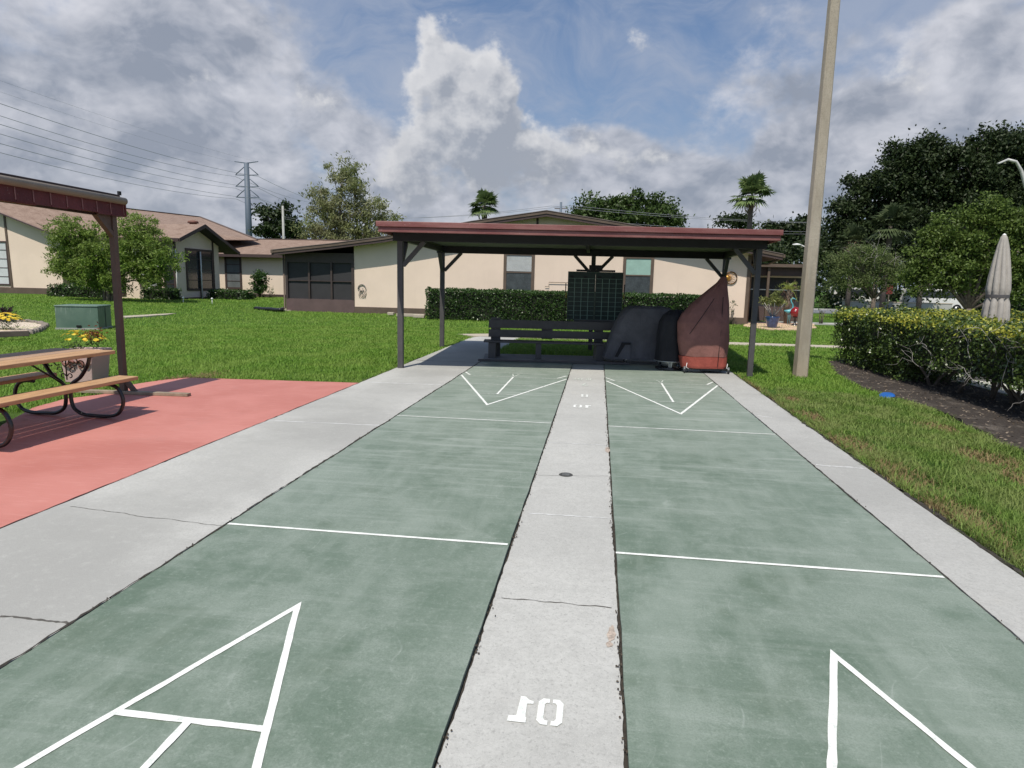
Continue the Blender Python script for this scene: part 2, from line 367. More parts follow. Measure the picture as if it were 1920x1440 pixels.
def cover(vec, groups, sgn=1):
    acc = None
    for (px, py, rx, ry, wt) in groups:
        a, e = uv(px, py); sx = F/rx; sy = F/ry
        d = t.vmath('MULTIPLY', t.vmath('SUBTRACT', vec, (a, e, 0)), (sx, sy, 0)); L = t.vmath('LENGTH', d)
        g = t.ramp(L, 0., 1.5, wt*sgn, 0)
        acc = g if acc is None else t.math('ADD', acc, g)
    return acc
def warp(vec, amt, sc, det=4):
    n = t.new('ShaderNodeTexNoise'); n.inputs['Scale'].default_value = sc; n.inputs['Detail'].default_value = det; t.l.new(vec, n.inputs['Vector'])
    return t.vmath('ADD', vec, t.vmath('SCALE', t.vmath('SUBTRACT', n.outputs['Color'], (.5, .5, .5)), scale=amt))
def puff_density(dv=0., du=0., det=8, gain=1.25):
    vec = uvvec(dv, du); wv = warp(vec, .07, 14, 2)
    c = cover(wv, PUFF); fb = t.noise(t.scaled(vec, (1, 1.15, 1)), 15, det, .60, .0)
    return t.math('SUBTRACT', t.math('ADD', c, t.math('MULTIPLY', fb, gain)), .86)
def bank_density(dv=0., du=0., det=7):
    vec = uvvec(dv, du); wv = warp(vec, .20, 5)
    c = t.math('ADD', cover(wv, BANK), cover(wv, HOLE, -1)); fb = t.noise(t.scaled(vec, (1, 1.35, 1)), 6.5, det, .60, .0)
    hz = t.ramp(v_, .02, .38, .14, 0.)
    return t.math('ADD', t.math('SUBTRACT', t.math('ADD', c, t.math('MULTIPLY', fb, 1.25)), .80), hz)
pd = puff_density(); ps1, ps2 = puff_density(0, 0, 4), puff_density(.020, -.012, 4)
bd = bank_density(); bs1, bs2 = [t.math('MULTIPLY', t.noise(t.scaled(uvvec(a_, b_), (1, 1.6, 1)), 6.5, 4, .60, .1), 1.25) for a_, b_ in ((0, 0), (.030, -.02))]
veil = t.noise(t.scaled(warp(uvvec(), .30, 3), (1., 2.4, 1)), 4.2, 6, .62, .3)
haze = t.ramp(v_, -.02, .60, 1, 0)
tint = t.mix(1., sky.outputs[0], (.70, .86, 1.06), 'MULTIPLY')
veilf = t.math('ADD', t.math('MULTIPLY', t.ramp(veil, .36, .68), .62), t.math('MULTIPLY', haze, .40), clamp=True)
K = 8.0   # cloud radiance in the units of the sky texture (before the 0.1 strength)
base = t.mix(veilf, tint, (.50*K, .57*K, .72*K))
blit = t.ramp(t.math('SUBTRACT', bs1, bs2), -.14, .16, smooth=False)
bn = t.noise(t.scaled(warp(uvvec(), .12, 7), (1, 1.5, 1)), 9, 6, .62, .0)
thick = t.ramp(bd, .05, .60)
bl = t.math('ADD', t.math('MULTIPLY', blit, .55), t.math('MULTIPLY', t.ramp(bn, .34, .66), .50))
bl = t.math('SUBTRACT', bl, t.math('MULTIPLY', thick, .22), clamp=True)
bcol = t.mix(bl, (.38*K, .425*K, .52*K), (.90*K, .91*K, .98*K))
c1 = t.mix(t.math('MULTIPLY', t.ramp(bd, -.06, .26), .92), base, bcol)
pl = t.math('ADD', t.ramp(t.math('SUBTRACT', ps1, ps2), -.16, .20, 0., .75, False), t.ramp(pd, .55, .05, -.10, .28))
pl = t.math('ADD', pl, t.ramp(t.noise(uvvec(), 26, 4, .6), .35, .65, -.10, .12), clamp=True)
pl = t.math('SUBTRACT', pl, t.ramp(v_, uv(900, 200)[1], uv(900, 320)[1], 0, .24), clamp=True)
pcol = t.mix(pl, (.45*K, .49*K, .57*K), (.98*K, .98*K, 1.0*K))
c2 = t.mix(t.math('MULTIPLY', t.ramp(pd, -.06, .24), .93), c1, pcol)
bg = t.new('ShaderNodeBackground'); bg.inputs[1].default_value = .096; t.l.new(c2, bg.inputs[0])
wo = t.new('ShaderNodeOutputWorld'); t.l.new(bg.outputs[0], wo.inputs[0])
w.cycles.sampling_method = 'MANUAL'; w.cycles.sample_map_resolution = 512
sl = bpy.data.lights.new('sun', 'SUN'); sl.energy = 4.5; sl.angle = R(.53); sl.color = (1., .935, .83)
so = bpy.data.objects.new('sun', sl); COL.objects.link(so); so.rotation_euler = SUN.to_track_quat('Z', 'Y').to_euler(); so.location = (0, 0, 30)
C.view_settings.view_transform = 'Standard'; C.view_settings.look = 'None'; C.view_settings.gamma = 1; C.view_settings.exposure = 0.
#@@SCENE
# ================================================================== SETTING
def struct(o): o['kind'] = 'structure'; return o
# lawn: one big sheet with a gentle rise at the back left
xs = np.concatenate([np.linspace(-900, -60, 12), np.linspace(-55, 40, 80), np.linspace(60, 900, 12)]); ys = np.concatenate([np.linspace(-60, 10, 10), np.linspace(12, 70, 60), np.linspace(90, 1500, 12)])
X, Y = np.meshgrid(xs, ys); Z = hgt(X, Y)-.03; V = np.stack([X, Y, Z], -1).reshape(-1, 3); nx = len(xs)
Tq = np.array([[j*nx+i, j*nx+i+1, (j+1)*nx+i+1, (j+1)*nx+i] for j in range(len(ys)-1) for i in range(nx-1)])
lawn = struct(tri_mesh('lawn', V, Tq, M_ground))
mb = MB(); mb.box(-3.35, 3.15, -7, 10.1, -.12, -.024); soil = struct(mb.build('joint_soil', M_soil))
W = 1.878; S = .641
def rough_poly(pts, step=.12, amp=.006):
    out = []
    for i in range(len(pts)):
        a = np.array(pts[i][:2], float); b = np.array(pts[(i+1) % len(pts)][:2], float); L = np.linalg.norm(b-a); n = max(1, int(L/step)); nrm = np.array([-(b-a)[1], (b-a)[0]])/L; k = 0.
        for j in range(n):
            k = k*.6+random.gauss(0, amp); out.append(a+(b-a)*j/n+nrm*(k if j else 0))
    return out
def slab(name, pts, zt, zb, mat, amp=.005, step=.1):
    m = MB(); m.prism(rough_poly(pts, step, amp), zb, zt); return struct(m.build(name, mat))
def endY(x): return 9.62+.125*(x+W)
path = slab('concrete_path', [(-3.215, -7), (-W-.014, -7), (-W-.014, 9.62), (-1.84, 15.7), (-3.05, 15.75), (-3.25, 15.2), (-3.24, 9.5), (-3.22, 5)], .0, -.1, M_path, .0025)
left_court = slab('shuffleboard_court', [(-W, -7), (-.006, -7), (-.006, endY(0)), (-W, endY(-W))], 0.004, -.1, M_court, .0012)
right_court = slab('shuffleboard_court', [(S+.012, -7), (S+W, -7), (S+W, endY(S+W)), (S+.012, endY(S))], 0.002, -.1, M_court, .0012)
strip = slab('centre_strip', [(.006, -7), (S-.002, -7), (S-.002, endY(S)), (.006, endY(0))], -.010, -.1, M_strip, .0022, .035)
edge = slab('concrete_edge', [(S+W+.008, -7), (2.965, -7), (2.97, 0), (3.05, 6), (3.10, endY(3)-.9), (S+W+.008, endY(S+W)-.6)], .004, -.1, M_edge, .0025)
bp = [(-W, endY(-W)+.05), (S+W+.4, endY(S+W+.4)+.05), (S+W+.2, endY(S+W)+1.15), (-W-.15, endY(-W)+1.1)]
pad = slab('bench_pad', bp, .03, -.1, concrete('dark_grey_pad', (.26, .26, .27), .2, .2), .006)  # dark grey is the pad's own concrete colour
P0 = [G(*q)[:2] for q in ((0, 800), (60, 765), (120, 748), (200, 738), (240, 722), (300, 713), (350, 708))]
pink = slab('patio_slab', [(-3.235, -7), (-3.235, 6.0)]+[tuple(p) for p in P0[::-1]]+[(-9, 1.5), (-10, -7)], .0, -.1, M_pink, .006)
side = slab('sidewalk', [(-3.3, 15.8), (-1.8, 15.75), (0, 15.85), (4, 15.75), (9, 15.9), (15, 16.2), (15, 16.9), (9, 16.7), (4, 16.65), (0, 16.75), (-3.0, 16.8), (-3.9, 16.3)], .01, -.1, M_sidewalk, .02)
def flat(name, px, z, mat, kind='structure', amp=.02):
    m = MB(); m.prism(rough_poly([G(a, b, 0)[:2] for a, b in px], .3, amp), -.1, z); return tag(m.build(name, mat), kind=kind)
flat('side_path', [(235, 597), (315, 591), (330, 588.5), (300, 590), (228, 594)], .035, M_sidewalk)
flat('side_path', [(455, 578), (500, 583), (545, 583), (545, 579), (500, 578)], .035, M_sidewalk)
# joints, cracks and bloom on the concrete
def wob(a, b, n=24, amp=.012):
    a = np.array(a[:2], float); b = np.array(b[:2], float); d = b-a; nn = np.array([-d[1], d[0]])/np.linalg.norm(d); k = 0; out = []
    for i in range(n+1):
        k = k*.8+random.gauss(0, amp); out.append(a+d*i/n+nn*k*(1 if 0 < i < n else 0))
    return out
def crack(pl, parent, z, wd=.005, amp=.008, mat=None, name='crack'):
    m = MB()
    for a, b in zip(pl[:-1], pl[1:]): m.ribbon(wob(a, b, 20, amp), wd, z, wob=.6)
    return m.build(name, mat or M_crack, parent)
crack([G(132, 950), G(250, 966), G(427, 988)], path, .002, .004, .004); crack([G(0, 1156), G(132, 1170)], path, .002, .012, .003)
crack([(-3.2, 3.05), (-1.9, 3.1)], path, .002, .02, .003, M_eff, 'joint'); crack([(-3.2, 6.1), (-1.9, 6.15)], path, .002, .03, .003, M_eff, 'joint'); crack([(-3.2, 9.2), (-1.9, 9.25)], path, .002, .02, .003, M_crack, 'joint')
zs = -.008
crack([G(940, 1118), G(1147, 1137)], strip, zs, .006, .004); crack([G(990, 960), G(1146, 970)], strip, zs, .012, .003, M_eff, 'joint'); crack([G(1008, 889), G(1140, 891)], strip, zs, .003, .002)
crack([G(1024, 828), G(1138, 833)], strip, zs, .012, .003, M_eff, 'joint')
crack([G(1420, 780), G(1447, 783)], edge, .006, .02, .003, M_eff, 'joint'); crack([G(1530, 872), G(1625, 880)], edge, .006, .02, .004, M_eff, 'joint')
for (px, py, sx, sy) in ((1147, 1186, .022, .09), (1143, 1205, .016, .03), (1139, 842, .03, .14)):
    c = G(px, py); m = MB(); m.add([(c[0]+sx*math.cos(a)*random.uniform(.6, 1.1), c[1]+sy*math.sin(a)*random.uniform(.6, 1.1), zs+.001) for a in np.linspace(0, 6.0, 14)], [tuple(range(14))])
    m.build('rust_stain', simple('rusty_stain', (.40, .335, .28), .9, .35, 45), strip)
# dirt crumbs caught in the joints
m = MB()
for side_x, n in ((.004, 500), (S-.004, 420), (-W-.008, 420), (S+W+.004, 160)):
    for i in range(n):
        y = random.uniform(-2.6, 9.5)
        if math.sin(y*2.3+side_x*9)+math.sin(y*5.1) < -.4: continue
        x = side_x+random.gauss(0, .009); r = random.uniform(.002, .006); a = random.uniform(0, 3)
        m.add([(x+r*math.cos(a+k*1.57), y+r*1.4*math.sin(a+k*1.57), -.004 if 0 < side_x < 1 else .004) for k in range(4)]+[(x, y, .012 if not 0 < side_x < 1 else .002)], [(0, 1, 4), (1, 2, 4), (2, 3, 4), (3, 0, 4)])
tag(m.build('joint_debris', simple('joint_debris', (.07, .055, .04), .95, .5, 60)), kind='stuff')
for xx, wd_, am, pr_ in ((-W-.007, .014, .003, path), (S+W+.004, .009, .002, edge)):
    yy = -4.
    while yy < 9.4:
        ln = random.uniform(.5, 1.6); crack([(xx, yy), (xx, min(9.4, yy+ln))], pr_, .0075, wd_*random.uniform(.5, 1.35), am, M_soil, 'dirt_joint'); yy += ln*.97
yy = -4.
while yy < 5.9: ln = random.uniform(.5, 1.5); crack([(-3.222, yy), (-3.222, min(5.95, yy+ln))], path, .003, .006*random.uniform(.5, 1.4), .003, M_soil, 'dirt_joint'); yy += ln
yy = -4.
while yy < 8.3: ln = random.uniform(.3, 1.1); xo = 2.985+.085*max(0, yy)/6; crack([(xo, yy), (xo+.01, yy+ln)], edge, .008, random.uniform(.012, .034), .006, M_soil, 'dirt_joint'); yy += ln*.9
# drain cover
t0 = G(1061, 890, zs); d = thing('drain_cover', (t0[0], t0[1], zs), 'small round grey metal drain cap set in the pale strip between courts', 'drain')
m = MB(); m.lathe((0, 0, 0), [(0, .006), (.045, .006), (.052, .005), (.058, 0), (.060, 0)], 28); m.build('cap', simple('dull_drain_metal', (.06, .06, .055), .5, .2, 30), d)
m = MB(); [m.box(-.03, .03, k*.014-.002, k*.014+.002, .0062, .0075) for k in (-2, -1, 0, 1, 2)]; m.build('grate_bar', M_metal, d)

# painted lines -------------------------------------------------------------
def line(parent, z, pts, w, mat, name='painted_line'):
    m = MB()
    for a, b in zip(pts[:-1], pts[1:]):
        n = max(2, int(math.dist(a, b)/.05)); m.ribbon([(a[0]+(b[0]-a[0])*i/n, a[1]+(b[1]-a[1])*i/n) for i in range(n+1)], w, z, wob=.13)
    return m.build(name, mat, parent)
ft = .3048
def vee(parent, z, cx, tip, base_y, hw, w, mat):
    """two mitred sides of a triangle"""
    s = 1 if base_y > tip else -1; m = MB(); n = 40
    for sg in (-1, 1):
        d = np.array([sg*hw, base_y-tip]); L = np.linalg.norm(d); off = w*L/hw; off2 = w*L/abs(base_y-tip); vs = []
        for i in range(n+1):
            a = np.array([cx, tip])+d*i/n; b = np.array([cx, tip+s*off])+np.array([sg*(hw-off2) if off2 < hw else 0, base_y-(tip+s*off)])*i/n
            j = random.gauss(0, .0012); vs += [(a[0]+j, a[1], z), (b[0]+j, b[1], z)]
        m.add(vs, [(2*i, 2*i+1, 2*i+3, 2*i+2) for i in range(n)])
    return m.build('painted_line', mat, parent)
for court, x0, zc in ((left_court, -W+.004, .007), (right_court, S+.008, .006)):
    cx = x0+W/2; x1 = x0+W-.02; c = cx
    line(court, zc, [(x0, 0), (x1, 0)], .026, M_line); line(court, zc, [(x0, 12*ft), (x1, 12*ft)], .022, M_line)
    # near triangle
    vee(court, zc, cx, -3*ft, -12*ft, W/2, .03, M_line)
    line(court, zc+.0008, [(cx-W/6+.015, -6*ft), (cx+W/6-.02, -6*ft)], .032, M_line); line(court, zc+.0016, [(cx, -6*ft-.010), (cx, -12*ft)], .03, M_line)
    line(court, zc+.0008, [(cx-W/3, -9*ft), (cx+W/3, -9*ft)], .03, M_line)
    # far triangle
    vee(court, zc, cx, 15*ft, 24*ft, W/2, .034, M_line)
    line(court, zc+.0008, [(cx-W/6+.02, 18*ft), (cx+W/6-.02, 18*ft)], .020, M_faded); line(court, zc, [(cx-W/3+.02, 21*ft), (cx+W/3-.02, 21*ft)], .020, M_faded)
    line(court, zc, [(x0+.05, 24*ft), (x1-.05, 24*ft)], .022, M_faded); line(court, zc, [(x0, 25.5*ft), (x1, 25.5*ft)], .018, M_faded)
    line(court, zc+.0016, [(cx, 18*ft), (cx, 24*ft-.02)], .03, M_line)
    line(court, zc, [(cx, 24*ft+.03), (cx-.06, 25.2*ft)], .018, M_faded); line(court, zc, [(cx, 24*ft+.03), (cx+.06, 25.2*ft)], .018, M_faded)
    line(court, zc, [(x0+.01, 25.3*ft), (x0+.16, 24.2*ft)], .03, M_line); line(court, zc, [(x1-.01, 25.3*ft), (x1-.16, 24.2*ft)], .03, M_line)
# numbers --------------------------------------------------------------------
def glyph(ch):
    P = []
    def box(a, b, c, d): P.append([(a, c), (b, c), (b, d), (a, d)])
    if ch == '1': P = [[(.10, 0), (.78, 0), (.78, .18), (.74, .22), (.72, .72), (.96, .74), (.96, .84), (.78, .88), (.62, 1.), (.44, 1.), (.40, .24), (.12, .20)]]
    if ch == '0':
        P = [[(.47, 0), (.22, 0), (.06, .14), (.06, .86), (.22, 1), (.47, 1), (.47, .84), (.36, .84), (.30, .76), (.30, .24), (.36, .16), (.47, .16)]]
        P.append([(1.06-x, y) for x, y in P[0]][::-1])
    if ch == '7': P = [[(.08, 1), (.94, 1), (.94, .84), (.52, 0), (.28, 0), (.66, .80), (.30, .80), (.26, .72), (.08, .72)]]
    if ch == '8':
        for s in (0, 1):
            h = [(.47, 0), (.2, 0), (.06, .12), (.06, .40), (.16, .5), (.06, .60), (.06, .88), (.2, 1), (.47, 1), (.47, .86), (.34, .86), (.28, .80), (.28, .64), (.34, .57), (.47, .57), (.47, .43), (.34, .43), (.28, .36), (.28, .20), (.34, .14), (.47, .14)]
            P.append([(1.06-x, y) for x, y in h][::-1] if s else h)
    if ch == 'O': P = glyph('0')
    if ch == 'F': P = [[(.1, 0), (.32, 0), (.32, .42), (.74, .42), (.74, .58), (.32, .58), (.32, .84), (.88, .84), (.88, 1), (.1, 1)]]
    return P
def number(txt, cx, cy, wd, ht, rot, mat):
    m = MB(); n = len(txt); adv = wd/n
    for i, ch in enumerate(txt):
        if ch == ' ': continue
        for poly in glyph(ch):
            vs = []
            for (gx, gy) in poly:
                x = (i+gx*.92)*adv-wd/2; y = gy*ht-ht/2
                if rot: x, y = -x, -y
                vs.append((cx+x, cy+y, zs+.002))
            m.add(vs, [tuple(range(len(vs)))])
    return m.build('painted_number', mat, strip)
c = G(1005, 1329); number('10', c[0], c[1], .225, .155, False, M_line)
for txt, q, wd, ht, mt in (('10', (1092, 761), .26, .20, M_line), ('8', (1096, 741), .12, .22, M_line), ('7', (1096, 720), .14, .28, M_faded), ('10 OFF', (1092, 710), .34, .22, M_faded)):
    c = G(*q); number(txt, c[0], c[1], wd, ht, True, mt)

# mulch bed, pool deck, road ------------------------------------------------------
bedp = [tuple(G(*q)[:2]) for q in ((1558, 683), (1572, 702), (1617, 726), (1685, 747), (1736, 761), (1780, 778), (1812, 797), (1860, 820), (1920, 846))]+[(4.75, 2.0), (4.6, -6), (7.12, -6), (7.12, 10.95), (14, 10.95), (14, 12.6), (6.6, 12.75), (5.8, 12.0)]
bed = slab('mulch_bed', bedp, .006, -.1, M_mulch, .03, .12)
deck = slab('pool_deck', [(7.14, -6), (16, -6), (16, 10.93), (7.14, 10.93)], .014, -.1, M_deck, .01)
m = MB(); m.box(-80, 140, 47, 54, -.1, .03); road = struct(m.build('road', simple('grey_asphalt', (.16, .17, .19), .85, .1, 2)))
m = MB(); m.box(-80, 140, 54, 54.2, -.1, .14); struct(m.build('kerb', M_path))
m = MB(); m.box(9.3, 20, 29.8, 31.2, -.1, .02); struct(m.build('walkway', M_path))

# ------------------------------------------------------------------ grass blades
def polys_block():
    return [[(-3.26, -7), (3.02, -7), (3.05, 6), (3.12, 9.0), (3.0, 10.9), (-1.95, 10.8), (-1.86, 15.8), (0, 15.9), (4, 15.8), (9, 15.95), (15, 16.2), (15, 16.85), (9, 16.65), (4, 16.6), (0, 16.7), (-3.0, 16.75), (-3.85, 16.3), (-3.2, 15.3), (-3.26, 9.5)],
            [(-3.2, -7), (-3.2, 6.03)]+[tuple(p) for p in P0[::-1]]+[(-9, 1.5), (-10, -7)], bedp]
BL = polys_block()
def grass_points(n, r0, r1, a0, a1, pw=1.):
    r = (RNG.uniform(r0**pw, r1**pw, n))**(1/pw); a = RNG.uniform(a0, a1, n)
    P = np.stack([CX+r*np.sin(a), CY+r*np.cos(a)], 1); keep = np.ones(n, bool)
    for b in BL: keep &= ~inpoly(P, b)
    for e in EXTRA: keep &= ~inpoly(P, e)
    return P[keep], r[keep]
EXTRA = [[(-60, 33.5), (-34, 33.5), (-32, 31.2), (-23.6, 31.2), (-23.6, 41), (-20, 41), (-16, 28.6), (7.9, 28.2), (13.5, 28.5), (13.5, 60), (-60, 60)], [(-20, 47), (80, 47), (80, 54.2), (-20, 54.2)]]
def blades(P, r, hmul=1., seg=True):
    n = len(P); h = (.042+.028*RNG.random(n))*hmul*(1+r*.006); wd = np.maximum(.0045, r*.0009)*RNG.uniform(.7, 1.3, n)
    pn = np.sin(P[:, 0]*2.1+np.sin(P[:, 1]*1.7)*1.3)*np.sin(P[:, 1]*1.3+1.)+np.sin(P[:, 0]*.7-P[:, 1]*.9); h *= 1+.22*pn*.5
    th = RNG.uniform(0, 2*np.pi, n); ln = RNG.uniform(.2, 1.7, n)*h; h *= RNG.uniform(.55, 1.1, n); z0 = hgt(P[:, 0], P[:, 1])-.03
    dx, dy = np.cos(th), np.sin(th); px, py = -dy*wd/2, dx*wd/2
    B = np.stack([P[:, 0], P[:, 1], z0], 1); side_ = np.stack([px, py, 0*px], 1)
    mid = B+np.stack([dx*ln*.3, dy*ln*.3, h*.62], 1); tip = B+np.stack([dx*ln, dy*ln, h], 1)
    if seg:
        V = np.stack([B-side_, B+side_, mid+side_*.8, mid-side_*.8, tip], 1).reshape(-1, 3); o = (np.arange(n)*5)[:, None]
        T = np.concatenate([o+np.array([0, 1, 2]), o+np.array([0, 2, 3]), o+np.array([3, 2, 4])], 1).reshape(-1, 3)
    else:
        V = np.stack([B-side_, B+side_, tip], 1).reshape(-1, 3); T = np.arange(3*n).reshape(n, 3)
    return V, T
def joinVT(L):
    Vs, Ts, o = [], [], 0
    for V, T in L: Vs.append(V); Ts.append(T+o); o += len(V)
    return np.concatenate(Vs), np.concatenate(Ts)
M_grass = leafmat('st_augustine_grass', (.070, .175, .016), (.27, .45, .070), .42, .55, (.27, .38, .08), .25, 1.0)
M_dry = leafmat('dry_grass', (.20, .13, .07), (.36, .27, .14), .25, .7, (.25, .2, .09), .2)
L = []
n = 9000; P = np.stack([3.0+.02+np.abs(RNG.normal(0, .09, n)), RNG.uniform(-2.5, 8.9, n)], 1); cl = np.sin(P[:, 1]*3.1)+np.sin(P[:, 1]*7.7+1)*.7; P = P[(P[:, 0] > 3.06-.035*cl+.01*P[:, 1])]; L.append(blades(P, np.hypot(P[:, 0]-CX, P[:, 1]-CY), 1.15))
LR = [L.pop()]
def thin(P, r):
    k = np.ones(len(P), bool)
    for cx_, cy_, s_ in cs: k &= ~((np.hypot((P[:, 0]-cx_)/(s_*.75), (P[:, 1]-cy_)/(s_*1.5)) < 1) & (RNG.random(len(P)) < .86))
    nz = np.sin(P[:, 0]*5.3+np.sin(P[:, 1]*3.1))*np.sin(P[:, 1]*4.1+P[:, 0]*1.7); k &= RNG.random(len(P)) < np.clip(.72+.5*nz, .3, 1); return P[k], r[k]
cs = [(3.25, 4.9, .22), (3.22, 3.4, .25), (3.25, 2.3, .30), (3.2, 1.2, .25), (4.4, 3.1, .28), (4.35, 2.2, .30), (4.45, 1.5, .25), (4.7, 4.6, .2), (3.4, 6.2, .15), (-5.9, 6.0, .25), (-6.1, 5.6, .2)]
P, r = thin(*grass_points(330000, 3.0, 11.5, R(15), R(75), 1.7)); LR.append(blades(P, r, 1.15))
P, r = grass_points(520000, 9.5, 24, R(-62), R(50), 1.25); k_ = ~((r < 11.5) & (P[:, 0] > 2.5)); P, r = P[k_], r[k_]; L.append(blades(P, r))
P, r = grass_points(240000, 24, 50, R(-62), R(38), 1.0); L.append(blades(P, r, 1.15, False))
V, T = joinVT(L); tag(tri_mesh('grass', V, T, M_grass), 'short bright green grass of the lawns on both sides', 'grass', kind='stuff')
M_grassR = leafmat('shaggy_edge_grass', (.050, .115, .014), (.27, .40, .085), .4, .55, (.30, .34, .12), .25, 2.2)
V, T = joinVT(LR); tag(tri_mesh('grass', V, T, M_grassR), 'shaggy grass strip between the right court edge and the hedge bed', 'grass', kind='stuff')
# dry patches and thatch along the right kerb
P = np.concatenate([np.stack([RNG.normal(cx, s*.5, 1000), RNG.normal(cy, s*1.2, 1000)], 1) for cx, cy, s in cs]+[np.stack([3.10+np.abs(RNG.normal(0, .05, 5000)), RNG.uniform(-3, 8.8, 5000)], 1)])
keep = ~inpoly(P, BL[0]) & ~inpoly(P, BL[1]); P = P[keep]; V, T = blades(P, np.hypot(P[:, 0]-CX, P[:, 1]-CY), .8)
tag(tri_mesh('dry_grass', V, T, M_dry), 'dry brown thatch patches along the right concrete edge', 'grass', kind='stuff')
# leaf litter on the mulch
P = np.stack([RNG.uniform(3.8, 7.6, 5200), RNG.uniform(-1, 13.5, 5200), RNG.uniform(.006, .03, 5200)], 1); P = P[inpoly(P, bedp)]
V, T = leaves(P, .042, .016, 0, .85); tag(tri_mesh('leaf_litter', V, T, leafmat('leaf_litter', (.05, .035, .025), (.32, .26, .20), .1, .8)), 'dry leaves strewn on the mulch under the hedge', 'leaf litter', kind='stuff')
# ================================================================== PAVILION
FL = np.array([-3.15, 7.95]); ux = np.array([math.cos(R(6.7)), math.sin(R(6.7))]); uy = np.array([-.056, .998]); PW = 6.52; PD = 4.26
def pav(u, v, z): p = FL+ux*u+uy*v+np.array([.42, 0])*(u/PW)*(v/PD); return (p[0]-FL[0], p[1]-FL[1], z)
pv = thing('pavilion', (FL[0], FL[1], 0), 'open sided shelter with flat maroon edged roof on dark posts behind the courts', 'shelter')
ZB = 2.33
for (u, v) in ((0, 0), (PW, 0), (0, PD), (PW, PD), (PW/2+.24, PD)):
    m = MB(pav); m.box(u-.05, u+.05, v-.05, v+.05, -.05, ZB); m.build('post', M_charcoal, pv, bevel=.006)
def beam(a, b, z0, z1, w=.09, name='beam', mat=None):
    m = MB(pav); (u0, v0), (u1, v1) = a, b
    if abs(u1-u0) > abs(v1-v0): m.box(u0, u1, v0-w/2, v0+w/2, z0, z1)
    else: m.box(u0-w/2, u0+w/2, v0, v1, z0, z1)
    return m.build(name, mat or M_black, pv, bevel=.005)
beam((-.13, 0), (PW+.13, 0), ZB, ZB+.15); beam((-.13, PD), (PW+.13, PD), ZB-.01, ZB+.15)
beam((0, .05), (0, PD-.05), ZB+.01, ZB+.13, .08); beam((PW, .05), (PW, PD-.05), ZB+.01, ZB+.13, .08)
beam((PW/2+.12, .05), (PW/2+.12, PD-.05), ZB+.06, ZB+.14, .07)
def brace(u, v, du, dv, ln=.44):
    m = MB(pav); a = (u+du*.05, v+dv*.05, ZB-ln); b = (u+du*ln, v+dv*ln, ZB+.0)
    m.bar(a, b, .075, .075, up=(-dv, du, 0)); m.build('brace', M_charcoal, pv, bevel=.004)
brace(0, 0, 1, 0); brace(0, 0, 0, 1); brace(PW, 0, -1, 0); brace(PW, 0, 0, 1); brace(0, PD, 1, 0); brace(0, PD, 0, -1); brace(PW, PD, -1, 0); brace(PW, PD, 0, -1)
brace(PW/2+.24, PD, 1, 0); brace(PW/2+.24, PD, -1, 0)
m = MB(pav); m.box(-.14, PW+.15, -.78, PD+.45, ZB+.155, ZB+.19); m.build('ceiling', M_ceil, pv)
m = MB(pav); m.box(-.15, PW+.16, -.80, PD+.46, ZB+.192, ZB+.26)
m.build('roof_deck', M_brown2, pv)
for z0, z1, off in ((ZB+.095, ZB+.18, 0), (ZB+.183, ZB+.275, .03)):
    m = MB(pav); o = off
    m.box(-.18-o, PW+.19+o, -.83-o, -.802, z0, z1); m.box(-.18-o, PW+.19+o, PD+.462, PD+.49+o, z0, z1)
    m.box(-.18-o, -.152, -.801, PD+.461, z0, z1); m.box(PW+.162, PW+.19+o, -.801, PD+.461, z0, z1)
    m.build('fascia', M_fascia, pv, bevel=.008)
for u in (1.62, 2.95, 4.55):
    m = MB(pav); c = pav(u, 2.0, 0); m.fn = None; m.lathe((c[0], c[1], ZB+.118), [(.0, 0), (.06, .005), (.075, .02), (.075, .036)], 16); m.build('ceiling_light', M_white, pv)

# ================================================================== BENCH on the pad
bl = thing('bench', (-.6, 10.35, .03), 'long dark charcoal timber bench with two back boards under the shelter', 'bench', rz=R(6.7))
def bb(x0, x1, y0, y1, z0, z1, name, b=.006):
    m = MB(); m.box(x0, x1, y0, y1, z0, z1); return m.build(name, M_charcoal, bl, bevel=b)
bb(-1.28, 1.45, .02, .06, .62, .80, 'back_board'); bb(-1.28, 1.45, .02, .06, .42, .585, 'back_board')
bb(-1.36, 1.45, -.40, -.02, .335, .375, 'seat')
bb(-1.23, -1.02, .065, .13, 0, .84, 'back_post'); bb(1.03, 1.22, .065, .13, 0, .80, 'back_post'); bb(-.12, .12, .065, .10, .40, .79, 'back_post')
bb(-1.26, -1.10, -.38, .015, 0, .33, 'leg'); bb(-.25, -.13, -.36, -.22, 0, .33, 'leg'); bb(1.03, 1.21, -.38, .015, 0, .33, 'leg')
m = MB(); m.box(-1.45, 1.7, -.78, -.70, -.02, .02); m.build('ground_rail', M_charcoal, bl, bevel=.005)

